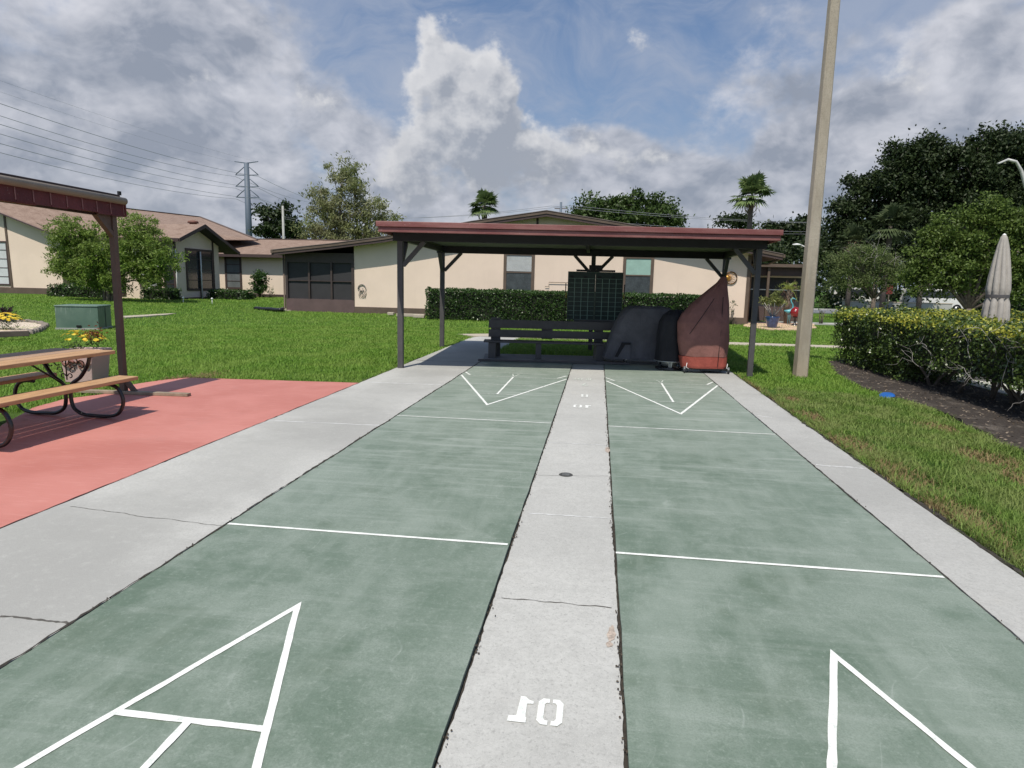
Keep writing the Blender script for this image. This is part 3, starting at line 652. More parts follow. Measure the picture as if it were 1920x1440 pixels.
# ================================================================== SCOREBOARD on the middle rear post
sb0 = YP(1115, 560, 12.05)
sb = thing('scoreboard', (sb0[0], 12.05, 1.35), 'dark green gridded scoreboard panels hung on the middle rear post of the shelter', 'scoreboard', rz=R(6.7))
M_board = simple('dark_green_chalkboard', (.018, .042, .034), .45, .2, 4); M_grid = simple('pale_green_grid_line', (.34, .50, .43), .6, .1, 20)
for sx in (-1, 1):
    m = MB(); a, b = (-.655, -.003) if sx < 0 else (.003, .655); m.box(a, b, -.02, .01, -.56, .58); p = m.build('score_panel', M_board, sb, bevel=.004)
    m = MB()
    for k in range(1, 10): z = -.56+1.14*.86*k/9; m.box(a+.02, b-.02, -.0235, -.0215, z-.003, z+.003)
    for k in (1, 2, 3): x = a+(b-a)*k/4; m.box(x-.006, x+.006, -.0245, -.0236, -.55, .42)
    m.build('grid_lines', M_grid, p)
    m = MB()
    for x0, x1, z0, z1 in ((a, b, -.56, -.545), (a, b, .565, .58), (a, a+.012, -.545, .565), (b-.012, b, -.545, .565)): m.box(x0, x1, -.028, -.0205, z0, z1)
    m.build('panel_trim', simple('scoreboard_trim', (.09, .13, .11), .5, .1, 5), p)
    for k in (0, 2): m = MB(); m.box(a+(b-a)*(k+.3)/4, a+(b-a)*(k+.95)/4-.02, -.027, -.0245, .43, .48); m.build('name_slot', M_black, p)
    m = MB(); m.tube([(sx*.70, 0, -.55), (sx*.70, 0, .30)], .012, 8); m.build('cue_rod', M_blackmetal, sb)
    m = MB(); m.tube([(sx*.69, -.02, -.05), (sx*.69, -.02, .08)], .016, 8); m.build('cue_grip', simple('yellow_grip', (.45, .36, .08), .6, .1), sb)
m = MB(); m.box(-.46, .46, -.03, .03, .585, .63); m.build('top_rail', M_black, sb, bevel=.004)
m = MB(); m.box(-.16, .16, -.02, .03, .632, .74); m.build('hanger_block', M_black, sb, bevel=.004)
m = MB(); m.box(-.48, .55, -.05, .08, -.68, -.565); m.build('chalk_tray', M_charcoal, sb, bevel=.004)

# ================================================================== GRILLS
def cloth_loft(name, rings, mat, parent, wr=.012, seed=3, n=40, close_top=True, fr=7):
    """rings: (z, xc, yc, hx, hy, squareness)"""
    vs = []; fs = []; rs = random.Random(seed); ph = [rs.uniform(0, 6) for _ in range(6)]
    zs_ = np.linspace(0, len(rings)-1, (len(rings)-1)*6+1)
    for q in zs_:
        i = min(int(q), len(rings)-2); f_ = q-i; A, B = np.array(rings[i], float), np.array(rings[i+1], float); z, xc, yc, hx, hy, sq = A+(B-A)*f_
        for k in range(n):
            a = 2*math.pi*k/n; c, s = math.cos(a), math.sin(a); e = 2/sq
            x = math.copysign(abs(c)**e, c); y = math.copysign(abs(s)**e, s)
            d = 1+wr*(math.sin(fr*a+ph[0]+z*3)+.6*math.sin(fr*1.9*a+ph[1]-z*5)+.5*math.sin(3*a+ph[2]+z*9))/max(hx, .15)
            vs.append((xc+hx*x*d, yc+hy*y*d, z+.5*wr*math.sin(5*a+ph[3]+z*4)))
    m_ = len(zs_)
    for i in range(m_-1):
        for k in range(n): fs.append((i*n+k, i*n+(k+1) % n, (i+1)*n+(k+1) % n, (i+1)*n+k))
    if close_top: fs.append(tuple((m_-1)*n+k for k in range(n)))
    m = MB(); m.add(vs, fs, 0, True); o = m.build(name, mat, parent); o.modifiers.new('sub', 'SUBSURF').render_levels = 1; return o
def caster(parent, x, y, r=.035, mat=None):
    m = MB(); m.tube([(x-.012, y, r), (x+.012, y, r)], r, 16, smooth=False); w_ = m.build('caster', mat or M_blackmetal, parent)
    m = MB(); m.bar((x, y, r*1.2), (x, y+.005, .13), .03, .012); m.build('fork', M_metal, w_)
def fabric(name, col, var=.2):
    m, t, b, tc = newmat(name); n = t.noise(tc, 2.5, 5, .6, .5); f = t.noise(tc, 240, 2, .5); cr = t.noise(t.scaled(tc, (1, 1, .5)), 7, 4, .6, 1.2)
    t.l.new(t.mix(t.ramp(n, .3, .7), tuple(x*(1-var) for x in col), tuple(x*(1+var) for x in col)), b.inputs['Base Color']); b.inputs['Roughness'].default_value = .75
    b.inputs['Specular IOR Level'].default_value = .3; bump(t, b, t.math('ADD', t.math('MULTIPLY', cr, 1.5), t.math('MULTIPLY', f, .2)), .5, .02); return m
M_cover = fabric('charcoal_grill_cover', (.105, .104, .118)); M_cover2 = fabric('black_grill_cover', (.020, .020, .025)); M_red = fabric('maroon_canvas', (.25, .115, .098)); M_red2 = fabric('bright_red_canvas', (.33, .078, .058), .2)
g1 = thing('covered_grill', (1.28, 10.05, .03), 'wide gas grill under a charcoal fabric cover beside the bench', 'grill', rz=R(5))
cloth_loft('cover', [(.10, .01, 0, .69, .32, 8), (.12, .01, 0, .69, .33, 8), (.45, .065, 0, .635, .32, 8), (.85, .125, 0, .555, .31, 8), (1.03, .168, 0, .498, .30, 8), (1.13, .205, 0, .445, .28, 7), (1.165, .22, 0, .40, .24, 6), (1.18, .215, 0, .34, .18, 5)], M_cover, g1, .011, 2, fr=4)
m = MB(); m.slab([(-.50, -.34, .09), (-.14, -.34, .10), (-.14, -.335, .44), (-.34, -.335, .45)], (0, -.022, 0)); m.build('cover_flap', M_cover, g1, bevel=.009, seg=2)
m = MB(); m.slab([(-.46, -.364, .15), (-.40, -.364, .14), (-.26, -.360, .40), (-.15, -.360, .40), (-.15, -.360, .445), (-.33, -.360, .445)], (0, -.004, 0)); m.build('flap_strap', M_cover2, g1)
for x in (-.2, .5): caster(g1, x, -.22)
for x in (-.2, .5): caster(g1, x, .22)
m = MB(); m.box(-.5, .55, -.25, .25, .10, .14); m.build('base_shelf', M_blackmetal, g1)
g2 = thing('kettle_grill', (1.92, 9.36, .0), 'round kettle grill under a black cover between the charcoal and maroon covers', 'grill')
cloth_loft('cover', [(.17, 0, 0, .285, .27, 2.2), (.2, 0, 0, .29, .28, 2.2), (.6, .0, 0, .27, .26, 2.2), (.95, .01, 0, .245, .24, 2.3), (1.08, .05, 0, .22, .21, 2.4), (1.16, .09, 0, .15, .15, 2.2), (1.18, .10, 0, .07, .07, 2)], M_cover2, g2, .010, 5)
m = MB(); m.lathe((0, 0, 0), [(.0, .06), (.14, .065), (.165, .12), (.17, .168)], 28); m.build('ash_pan', M_metal, g2)
m = MB(); m.lathe((0, 0, 0), [(.30, .168), (.305, .176), (.30, .184), (.17, .18)], 32); m.build('rim', M_metal, g2)
m = MB(); m.lathe((0, 0, 0), [(.27, 0.012), (.275, .05), (.22, .055), (.2, .012)], 32); m.box(-.25, .25, -.02, .02, .03, .05); m.build('base_ring', M_blackmetal, g2)
for k in range(3):
    a = k*2.09+.5; m = MB(); m.tube([(.25*math.cos(a), .25*math.sin(a), .02), (.17*math.cos(a), .17*math.sin(a), .30)], .014, 8); m.build('leg', M_metal, g2)
m = MB(); m.box(-.035, .035, -.19, -.172, .03, .165); m.build('damper_plate', M_metal, g2)
g3 = thing('covered_smoker', (2.53, 9.09, .0), 'tall pointed maroon canvas cover with a bright red hem rising against the rear right post', 'covered grill', rz=R(5))
rr = [(.10, .0, 0, .42, .26, 3.2), (.14, .0, 0, .43, .27, 3.2), (.32, -.02, 0, .455, .28, 3)]
cloth_loft('hem', rr, M_red2, g3, .006, 4, close_top=False)
cloth_loft('cover', [(.325, -.01, 0, .442, .282, 3), (.60, -.04, .0, .48, .29, 2.8), (.95, -.05, .01, .48, .27, 2.6), (1.12, -.01, .02, .44, .24, 2.5), (1.32, .08, .05, .35, .19, 2.3), (1.50, .17, .08, .235, .13, 2.2), (1.72, .29, .12, .10, .07, 2), (1.84, .32, .14, .045, .04, 2)], M_red, g3, .010, 4)
for a, b in (((-.36, -.29, .75), (.08, -.19, 1.42)), ((.20, -.30, .15), (.26, -.13, 1.45))):
    m = MB(); a = np.array(a); b = np.array(b); mid = (a+b)/2+np.array([0, -.03, 0]); m.tube([a, mid, b], .006, 6); m.build('seam', M_cover2, g3)
m = MB(); m.box(-.38, .42, -.22, .25, .07, .10); m.build('base_frame', M_blackmetal, g3)
for x in (-.40, .43): caster(g3, x, -.23, .04)
for x in (-.36, .42): caster(g3, x, .25, .04)
for x in (-.36, .40):
    m = MB(); m.tube([(x, -.24, .20), (x-.02, -.27, .12), (x+.03, -.27, .09)], .006, 6); m.build('tie_cord', M_white, g3)

# ================================================================== TALL CONCRETE POLE
p0 = G(1503, 706); lp = thing('light_pole', (p0[0], p0[1]+.1, 0), 'tall tapering tan concrete pole standing in the grass right of the shelter', 'pole', rz=R(9))
m = MB(); z1 = 9.5; H0, H1 = .112, .070
def octo(h, z, c=.28): k = h*(1-c); return [(-h, -k, z), (-k, -h, z), (k, -h, z), (h, -k, z), (h, k, z), (k, h, z), (-k, h, z), (-h, k, z)]
vs = []; nz = 24
for i in range(nz+1): vs += octo(H0+(H1-H0)*i/nz, -.1+(z1+.1)*i/nz)
m.add(vs, [(i*8+k, i*8+(k+1) % 8, (i+1)*8+(k+1) % 8, (i+1)*8+k) for i in range(nz) for k in range(8)]+[tuple(range(nz*8, nz*8+8))])
def polemat():
    mm, t, b, tc = newmat('spun_tan_concrete'); n = t.noise(t.scaled(tc, (1, 1, .3)), 3, 5, .65); f = t.noise(tc, 55, 4, .75); g = t.noise(t.scaled(tc, (6, 6, .5)), 2, 4, .6)
    s_ = t.new('ShaderNodeSeparateXYZ'); t.l.new(tc, s_.inputs[0]); top = t.ramp(s_.outputs[2], 1.5, 6, 0, 1)
    c = t.mix(t.ramp(n, .35, .65), (.34, .295, .23), (.45, .40, .32)); c = t.mix(t.math('MULTIPLY', t.ramp(f, .50, .62), t.math('ADD', .15, t.math('MULTIPLY', top, .5))), c, (.24, .215, .17))
    c = t.mix(t.math('MULTIPLY', t.ramp(g, .55, .75), .35), c, (.23, .225, .19)); c = t.mix(t.math('MULTIPLY', t.ramp(t.noise(tc, 90, 2, .6), .68, .74), .7), c, (.6, .57, .5))
    c = t.mix(t.ramp(s_.outputs[2], .55, .0, 0, .35), c, (.42, .30, .21))
    t.l.new(c, b.inputs['Base Color']); b.inputs['Roughness'].default_value = .9; bump(t, b, f, .7, .02); return mm
m.build('shaft', polemat(), lp)
m = MB(); m.tube([(0, 0, 9.4), (0, -.3, 9.62), (0, -1.3, 9.75)], .035, 10); m.build('lamp_arm', M_metal, lp)
m = MB(); m.box(-.14, .14, -1.75, -1.2, 9.68, 9.82); m.build('lamp_head', M_metal, lp, bevel=.04)

# ================================================================== PATIO AWNING FRAME (left)
ap = G(233, 738); aw = thing('awning', (ap[0], ap[1], 0), 'brown awning frame with a red shingled valance on a single post beside the pink patio', 'awning')
m = MB(); m.box(-.038, .038, -.038, .038, 0, 2.42); m.build('post', M_brown2, aw, bevel=.006)
m = MB(); m.bar((0, 0, .26), (.20, 0, .02), .06, .04, up=(0, 1, 0)); m.build('foot_brace', M_brown2, aw)
m = MB(); m.bar((.0, -.02, 2.14), (-.02, -.27, 2.40), .05, .07, up=(1, 0, 0)); m.slab([(0, -.04, 2.40), (-.0, -.04, 2.18), (0, -.25, 2.40)], (.012, 0, 0)); m.build('post_bracket', M_brown2, aw)
y1, y0 = .14, -6.2
m = MB(); m.box(-.36, .04, y0, y1-.02, 2.64, 2.68); m.box(-.40, -.355, y0, y1-.02, 2.42, 2.68); m.build('roof_board', M_brown, aw, bevel=.005)
m = MB(); m.tube([(.085, y0, 2.60), (.085, y1, 2.60)], .047, 16); m.build('roller_tube', simple('tan_roller_tube', (.29, .235, .175), .55, .1, 4), aw)
def valmat():
    mm, t, b, tc = newmat('weathered_red_valance'); n = t.noise(tc, 3, 5, .65); f = t.noise(tc, 40, 3, .7)
    c = t.mix(t.ramp(n, .3, .7), (.085, .018, .020), (.15, .035, .035)); t.l.new(t.mix(t.math('MULTIPLY', t.ramp(f, .64, .74), .6), c, (.4, .33, .3)), b.inputs['Base Color']); b.inputs['Roughness'].default_value = .7; bump(t, b, f, .4, .01); return mm
M_val = valmat()
m = MB(); k = 0; yy = y1-.01
while yy > y0:
    dz = random.uniform(-.008, .008); wd = .235; a = yy; b_ = max(yy-wd+.006, y0)
    m.slab([(.062, a, 2.56), (.062, b_, 2.56), (.075, b_, 2.400+dz), (.075, a, 2.400+dz)], (-.012, 0, 0)); yy -= wd
val = m.build('valance', M_val, aw)
yy = y1-.01; M_seam = simple('dusty_seam', (.26, .13, .12), .8, .2, 30)
while yy > y0: m = MB(); m.bar((.068, yy, 2.55), (.080, yy-.01, 2.415), .014, .004, up=(1, 0, 0)); m.build('valance_seam', M_seam, val); yy -= .235
m = MB(); m.box(-.02, .07, y0, -1.25, 2.385, 2.405); m.box(-.06, .06, y0, .1, 2.415, 2.55); m.build('front_beam', M_val, aw)
m = MB(); m.slab([(.09, y1, 2.40), (.09, y1, 2.56), (.02, y1, 2.66), (-.34, y1, 2.66), (-.34, y1, 2.40)], (0, .02, 0)); m.build('end_cap', M_val, aw, bevel=.004)
m = MB(); m.box(.0, .03, y1-.02, y1+.02, 2.68, 2.73); m.build('end_bracket', M_blackmetal, aw)
# timber lying on the patio under the post
a, b = G(128, 735), G(355, 743); tb = thing('timber', ((a[0]+b[0])/2, (a[1]+b[1])/2, .0), 'weathered timber lying flat on the pink patio under the awning post', 'timber')
m = MB(); m.bar((a[0], a[1], .022), (b[0], b[1], .022), .09, .04); o = m.build('plank', simple('weathered_grey_wood', (.27, .215, .155), .85, .25, 8, bmp=.4), tb, root=tb, bevel=.004)
aw.location.z = -.03

# ================================================================== PICNIC TABLE
pt = thing('picnic_table', (-5.43, 2.03, 0), 'wooden picnic table on black curved steel legs with scroll ironwork on the pink patio', 'picnic table')
def woodmat(name, base):
    mm, t, b, tc = newmat(name); g = t.noise(t.scaled(tc, (14, .9, 14)), 3, 5, .65, .6); k = t.noise(t.scaled(tc, (3, .5, 3)), 3, 3, .6)
    c = t.mix(t.ramp(g, .3, .7), tuple(x*.72 for x in base), tuple(x*1.12 for x in base)); c = t.mix(t.math('MULTIPLY', t.ramp(k, .6, .78), .5), c, tuple(x*.5 for x in base))
    t.l.new(c, b.inputs['Base Color']); b.inputs['Roughness'].default_value = .65; bump(t, b, g, .3, .004); return mm
M_wood = woodmat('golden_pine', (.50, .30, .155)); M_wood2 = woodmat('beam_shadow_pine', (.42, .27, .17))  # rear boards' darker pine has the awning beam's shadow put into its colour
for i in range(5):
    x = -.39+i*.157; m = MB(); m.box(x, x+.148, -1.01, 1.01+random.uniform(-.006, .004), .70, .74); m.build('tabletop_board', M_wood if i > 2 else M_wood2, pt, bevel=.006)
for x in (-.66, .385):
    m = MB(); m.box(x, x+.275, -1.0, 1.0, .41, .45); m.build('bench_seat', M_wood, pt, bevel=.006)
for y in (-.71, .71):
    for s in (-1, 1):
        pts = [(s*.30, y, .695), (s*.27, y, .60), (s*.17, y, .46), (s*.06, y, .38), (s*.035, y, .30), (s*.035, y, .18), (s*.07, y, .09), (s*.17, y, .035), (s*.30, y, .026), (s*.48, y, .026), (s*.60, y, .06), (s*.665, y, .15), (s*.675, y, .24), (s*.63, y, .34), (s*.55, y, .385), (s*.42, y, .39)]
        # smooth the path (Catmull-Rom)
        sm = []
        for i in range(len(pts)-1):
            p = [np.array(pts[max(0, min(len(pts)-1, i+k))]) for k in (-1, 0, 1, 2)]
            for u in (0, .25, .5, .75): sm.append(.5*((2*p[1])+(-p[0]+p[2])*u+(2*p[0]-5*p[1]+4*p[2]-p[3])*u*u+(-p[0]+3*p[1]-3*p[2]+p[3])*u**3))
        sm.append(np.array(pts[-1])); m = MB(); m.tube(sm, .021, 10); m.build('leg', M_blackmetal, pt)
    m = MB(); m.bar((-.34, y, .695), (.34, y, .695), .03, .012); m.build('top_bracket', M_blackmetal, pt)
    for s in (-1, 1): m = MB(); m.bar((s*.40, y, .405), (s*.66, y, .405), .03, .01); m.build('seat_bracket', M_blackmetal, pt)
    m = MB()
    def spiral(cx, cz, r, t0_, t1_, k=.5, n=16): return [(cx+r*(1-k*i/n)*math.cos(t0_+(t1_-t0_)*i/n), y, cz+r*(1-k*i/n)*math.sin(t0_+(t1_-t0_)*i/n)) for i in range(n+1)]
    m.tube([(0, y, .69), (0, y, .42)], .007, 6)
    for s in (-1, 1):
        for (cx, cz, r, a0, a1) in ((.10, .62, .065, math.pi, -2.2), (.075, .53, .04, 0, 5.2), (.045, .465, .032, math.pi, -2.), (.19, .60, .05, 2.6, -2.4)):
            sp = spiral(cx, cz, r, a0, a1); m.tube([(s*p[0], p[1], p[2]) for p in sp], .006, 6)
    m.build('scrollwork', M_blackmetal, pt)
    s = 1 if y > 0 else -1; m = MB(); m.tube([(0, y-.02*s, .36), (0, y-.52*s, .69)], .010, 8); m.build('diagonal_strut', M_blackmetal, pt)

# ================================================================== PLANTER, FLOWER BED, UTILITY BOX
fb = G(158, 716); fpot = thing('planter', (fb[0]-.03, fb[1]+.1, 0), 'square pinkish planter with brown scroll relief full of yellow flowers behind the picnic table', 'planter', rz=R(8))
M_pot = stucco('pinkish_cast_stone', (.56, .40, .37))
m = MB(); r0_, r1_ = .20, .235
m.add([(-r0_, -r0_, 0), (r0_, -r0_, 0), (r0_, r0_, 0), (-r0_, r0_, 0), (-r1_, -r1_, .42), (r1_, -r1_, .42), (r1_, r1_, .42), (-r1_, r1_, .42)], [(0, 3, 2, 1), (0, 1, 5, 4), (1, 2, 6, 5), (2, 3, 7, 6), (3, 0, 4, 7), (4, 5, 6, 7)])
m.build('pot', M_pot, fpot, bevel=.012)
m = MB(); m.box(-.255, .255, -.255, .255, .425, .49); m.build('pot_rim', M_pot, fpot, bevel=.01)
m = MB()
for sg in (-1, 1):
    m.tube([(sg*(.02+.2*i/10), -.245-.004, .30+.035*math.sin(i*.75)) for i in range(11)], [.022-.0012*i for i in range(11)], 6)
    m.tube([(sg*(.07+.03*math.cos(a)), -.24, .255+.03*math.sin(a)) for a in np.linspace(1.5, -3.5, 12)], .009, 6)
    m.tube([(sg*(.16+.022*math.cos(a)), -.24, .27+.022*math.sin(a)) for a in np.linspace(1.5, -3.5, 12)], .008, 6)
m.build('scroll_relief', simple('brown_scroll_paint', (.20, .08, .06), .7, .2, 20), fpot)
M_fleaf = leafmat('flower_foliage', (.02, .055, .012), (.06, .12, .03), .3); M_yellow = leafmat('yellow_petals', (.75, .50, .02), (.85, .70, .10), .3, .6, (.8, .6, .05)); M_redleaf = leafmat('rusty_leaves', (.12, .03, .015), (.25, .08, .03), .3)
def flowers(parent, blobs, nfl, pet=.035, red=True):
    P = crown_pts([(0+b[0], b[1], b[2], b[3], b[4], b[5]) for b in blobs], 18, .10, 1.2, .2); V, T = leaves(P, .05, .018); tri_mesh('foliage', V, T, M_fleaf, parent)
    Vs = []; 
    for i in range(nfl):
        b = random.choice(blobs); a = random.uniform(0, 6.28); e = random.uniform(.15, 1.5); x = b[0]+b[3]*1.05*math.cos(a)*math.cos(e); y = b[1]+b[4]*1.05*math.sin(a)*math.cos(e); z = b[2]+b[5]*1.1*math.sin(e)+.01
        tilt = np.array([math.cos(a)*math.cos(e)*.7, math.sin(a)*math.cos(e)*.7, 1.]); tilt /= np.linalg.norm(tilt); u1 = np.cross(tilt, [0, 1, .1]); u1 /= np.linalg.norm(u1); u2 = np.cross(tilt, u1)
        c0 = np.array([x, y, z])
        for k in range(8):
            q = k*math.pi/4; d1 = u1*math.cos(q)+u2*math.sin(q); d2 = -u1*math.sin(q)+u2*math.cos(q); r_ = pet*random.uniform(.8, 1.1)
            Vs += [c0, c0+d1*r_*.6+d2*r_*.25, c0+d1*r_+tilt*.003, c0+d1*r_*.6-d2*r_*.25]
    V = np.array(Vs); tri_mesh('blossoms', V, np.arange(len(V)).reshape(-1, 4), M_yellow, parent)
    if red: P = RNG.normal(size=(120, 3))*[.07, .05, .05]+[.18, -.05, .72]; V, T = leaves(P, .05, .02); tri_mesh('rust_foliage', V, T, M_redleaf, parent)
flowers(fpot, [(-.12, 0, .58, .20, .2, .16), (.12, 0, .58, .18, .2, .13)], 60)
# yellow flowers etc. at far left bed
bc = G(40, 622); M_shell = simple('pale_shell_gravel', (.62, .52, .42), .9, .35, 40, bmp=.8, bscale=80)
ring = [G(px, py)[:2] for px, py in ((88, 612), (70, 607), (45, 605), (10, 604), (-60, 604), (-160, 612), (-140, 632), (-40, 636), (15, 632), (55, 627), (78, 620))]
fbed = slab('shell_bed', ring, .03, -.1, M_shell, .03, .2)
kb = thing('stone_edging', (ring[0][0], ring[0][1], 0), 'ring of small rough grey stones around the shell covered flower bed', 'edging')
n = len(ring)
for i in range(n):
    a, b = np.array(ring[i]), np.array(ring[(i+1) % n]); L = np.linalg.norm(b-a); k = max(1, int(L/.3))
    for j in range(k):
        c = a+(b-a)*(j+.5)/k; ang = math.atan2(*(b-a)[::-1]); m = MB(); hw, hd, hh = .14*random.uniform(.85, 1), .07, .11*random.uniform(.8, 1.1)
        vs = []
        for z, q in ((-.02, 1), (hh*.6, 1.), (hh, .75)):
            for sx, sy in ((-1, -1), (0, -1.1), (1, -1), (1.05, 0), (1, 1), (0, 1.1), (-1, 1), (-1.05, 0)):
                X_, Y_ = sx*hw*q*random.uniform(.9, 1.05), sy*hd*q*random.uniform(.85, 1.1); vs.append((c[0]-ring[0][0]+X_*math.cos(ang)-Y_*math.sin(ang), c[1]-ring[0][1]+X_*math.sin(ang)+Y_*math.cos(ang), z))
        m.add(vs, [(r*8+q, r*8+(q+1) % 8, (r+1)*8+(q+1) % 8, (r+1)*8+q) for r in (0, 1) for q in range(8)]+[tuple(range(16, 24))]); m.build('stone', simple('rough_grey_stone', (.23, .20, .17), .95, .35, 8, bmp=.6), kb)
fc = G(14, 617, .05); yb = thing('flower_clump', (fc[0], fc[1], .03), 'bright yellow daisy clump at the left frame edge in the shell bed', 'flowers')
flowers(yb, [(-.5, 0, .2, .4, .35, .26), (0, 0, .2, .38, .35, .24), (-1.1, 0, .2, .4, .35, .26)], 260, .05, False)
pc = G(12, 604, .05); pb = thing('purple_shrub', (pc[0], pc[1]+.2, .0), 'small dark purple leaved shrub behind the yellow daisies at far left', 'shrub')
P = crown_pts([(-.25, 0, .38, .42, .35, .30), (-.8, .1, .36, .4, .3, .28)], 20, .14, 1.2, .3); V, T = leaves(P, .09, .05); tri_mesh('foliage', V, T, leafmat('purple_leaves', (.018, .010, .014), (.06, .03, .04), .2), pb)
m = MB(); [m.tube([(x, 0, 0), (x+.05, 0, .3)], .012, 6) for x in (-.3, -.2, -.8)]; m.build('stem', M_bark, pb)
a, b = G(-30, 631, .12), G(54, 628, .12); tw = thing('landscape_timber', (a[0], a[1], 0), 'thick grey brown timber rail at the edge of the shell bed', 'timber')
m = MB(); m.bar((a[0], a[1], .16), (b[0], b[1], .16), .14, .13); m.build('rail', simple('old_brown_timber', (.15, .115, .095), .85, .25, 6, bmp=.3), tw, root=tw, bevel=.01)
# transformer box
c0, lv, rv = G(186, 618.5), G(123, 618), G(223, 617.5); bv = lv+rv-c0; ux_, uy_ = None, None
ub = thing('transformer_box', (c0[0], c0[1], 0), 'low green metal electrical cabinet with pale streaks standing on the lawn', 'electrical box')
def gbox():
    mm, t, b, tc = newmat('faded_green_enamel'); n = t.noise(tc, 2, 4, .6); st = t.noise(t.scaled(tc, (7, 7, .5)), 3, 5, .7)
    s_ = t.new('ShaderNodeSeparateXYZ'); t.l.new(tc, s_.inputs[0]); top = t.ramp(s_.outputs[2], .35, .72)
    c = t.mix(t.ramp(n, .3, .7), (.088, .15, .115), (.125, .195, .15)); c = t.mix(t.math('MULTIPLY', t.math('MULTIPLY', t.ramp(st, .56, .66), top), .6), c, (.42, .46, .42))
    t.l.new(c, b.inputs['Base Color']); b.inputs['Roughness'].default_value = .45; return mm
M_gb = gbox(); H = .70
# square up the footprint around its near corner
dL = (lv-c0)[:2]; dL /= np.linalg.norm(dL); dRr = np.array([-dL[1], dL[0]]); dRr = -dRr if np.dot(dRr, [0, 1]) < 0 else dRr
m = MB(); wL, wR = 1.12, .95; q = [np.zeros(2), dL*wL, dL*wL+dRr*wR, dRr*wR]; m.prism([tuple(p) for p in q], .02, H-.05); m.build('cabinet', M_gb, ub, bevel=.012)
m = MB(); q2 = [-(dL+dRr)*.015, dL*(wL+.015)-dRr*.015, dL*(wL+.015)+dRr*(wR+.015), dRr*(wR+.015)-dL*.015]; cen = (q2[0]+q2[2])/2; m.prism([tuple(p) for p in q2], H-.048, H-.0); m.build('lid', M_gb, ub, bevel=.02, seg=3)
m = MB(); q3 = [p*1.04-(q[2]*.02) for p in q]; m.prism([tuple(p) for p in q3], -.05, .05); m.build('plinth', M_path, ub)
m = MB(); fx = dL*.52-dRr*.02; m.bar((*(fx-dL*.06), .10), (*(fx+dL*.06), .10), .03, .06); m.build('latch', M_blackmetal, ub)
m = MB(); fx = dRr*.5-dL*.004; m.bar((*fx, .05), (*fx, H-.06), .012, .012, up=(1, 0, 0)); m.build('door_seam', M_black, ub)
# ================================================================== MIDDLE HOUSE
WY = 27.6
def wp(px, py, Y=WY): p = YP(px, py, Y); return (p[0], p[1], p[2])
hm = thing('house', (-2.2, WY, 0), 'single storey cream stucco house with a low brown gable behind the shelter and clipped hedge', 'house')
FYr = WY-.62
top = [YP(*q, FYr) for q in ((508, 469), (620, 457), (720, 444), (885, 415), (1025, 395), (1165, 418), (1300, 443), (1469, 477))]
top = [(p[0], p[2]) for p in top]
def rz(x, tp=top):
    for (a, za), (b, zb) in zip(tp[:-1], tp[1:]):
        if a <= x <= b: return za+(zb-za)*(x-a)/(b-a)
    return tp[0][1] if x < tp[0][0] else tp[-1][1]
xl = wp(664, 500)[0]; xr = wp(1404, 540)[0]; xp = wp(535, 500)[0]
m = MB(); xsn = [xl]+[a for a, _ in top if xl < a < xr]+[xr]
pts = [(xl, WY, .30), (xr, WY, .30)]+[(x, WY, rz(x)-.20) for x in xsn[::-1]]
m.slab(pts, (0, .2, 0)); m.box(xr-.2, xr, WY+.2, 46, .3, rz(xr)-.25); m.build('wall', M_wall, hm, root=hm)
m = MB(); m.box(xl, xr+.012, WY-.03, WY-.002, -.1, .30); m.box(xr+.001, xr+.03, WY+.0, 46, -.1, .30); m.box(xr-.13, xr+.02, WY-.022, WY-.001, .301, rz(xr)-.26); m.build('base_trim', M_brown2, hm, root=hm)
# rake fascia, soffit and roof
m = MB(); n = len(top)
fv = [(x, FYr, z) for x, z in top]+[(x, FYr, z-.24) for x, z in top[::-1]]
for i in range(n-1):
    (a, za), (b, zb) = top[i], top[i+1]; m.slab([(a, FYr, za-.015), (b, FYr, zb-.015), (b, FYr, zb-.13), (a, FYr, za-.13)], (0, .05, 0)); 
fa = m.build('fascia', M_brown2, hm, root=hm)
m = MB()
for i in range(n-1):
    (a, za), (b, zb) = top[i], top[i+1]; m.slab([(a, FYr+.03, za-.132), (b, FYr+.03, zb-.132), (b, FYr+.03, zb-.25), (a, FYr+.03, za-.25)], (0, .04, 0))
m.build('lower_fascia', M_brown, hm, root=hm)
m = MB()
for i in range(n-1):
    (a, za), (b, zb) = top[i], top[i+1]
    m.slab([(a, FYr-.02, za), (b, FYr-.02, zb), (b, 46, zb), (a, 46, za)], (0, 0, .03)); 
m.build('roof', simple('dull_brown_roofing', (.16, .13, .12), .8, .15, 2), hm, root=hm)
m = MB()
for i in range(n-1):
    (a, za), (b, zb) = top[i], top[i+1]; m.slab([(a, FYr+.072, za-.2), (b, FYr+.072, zb-.2), (b, 46, zb-.2), (a, 46, za-.2)], (0, 0, .03))
m.build('soffit', M_brown, hm, root=hm)
m = MB(); p = wp(1008, 410, WY); m.box(p[0]-.05, p[0]+.05, WY-.02, WY-.001, 3.6, rz(p[0])-.22); m.build('gable_batten', M_brown, hm, root=hm)
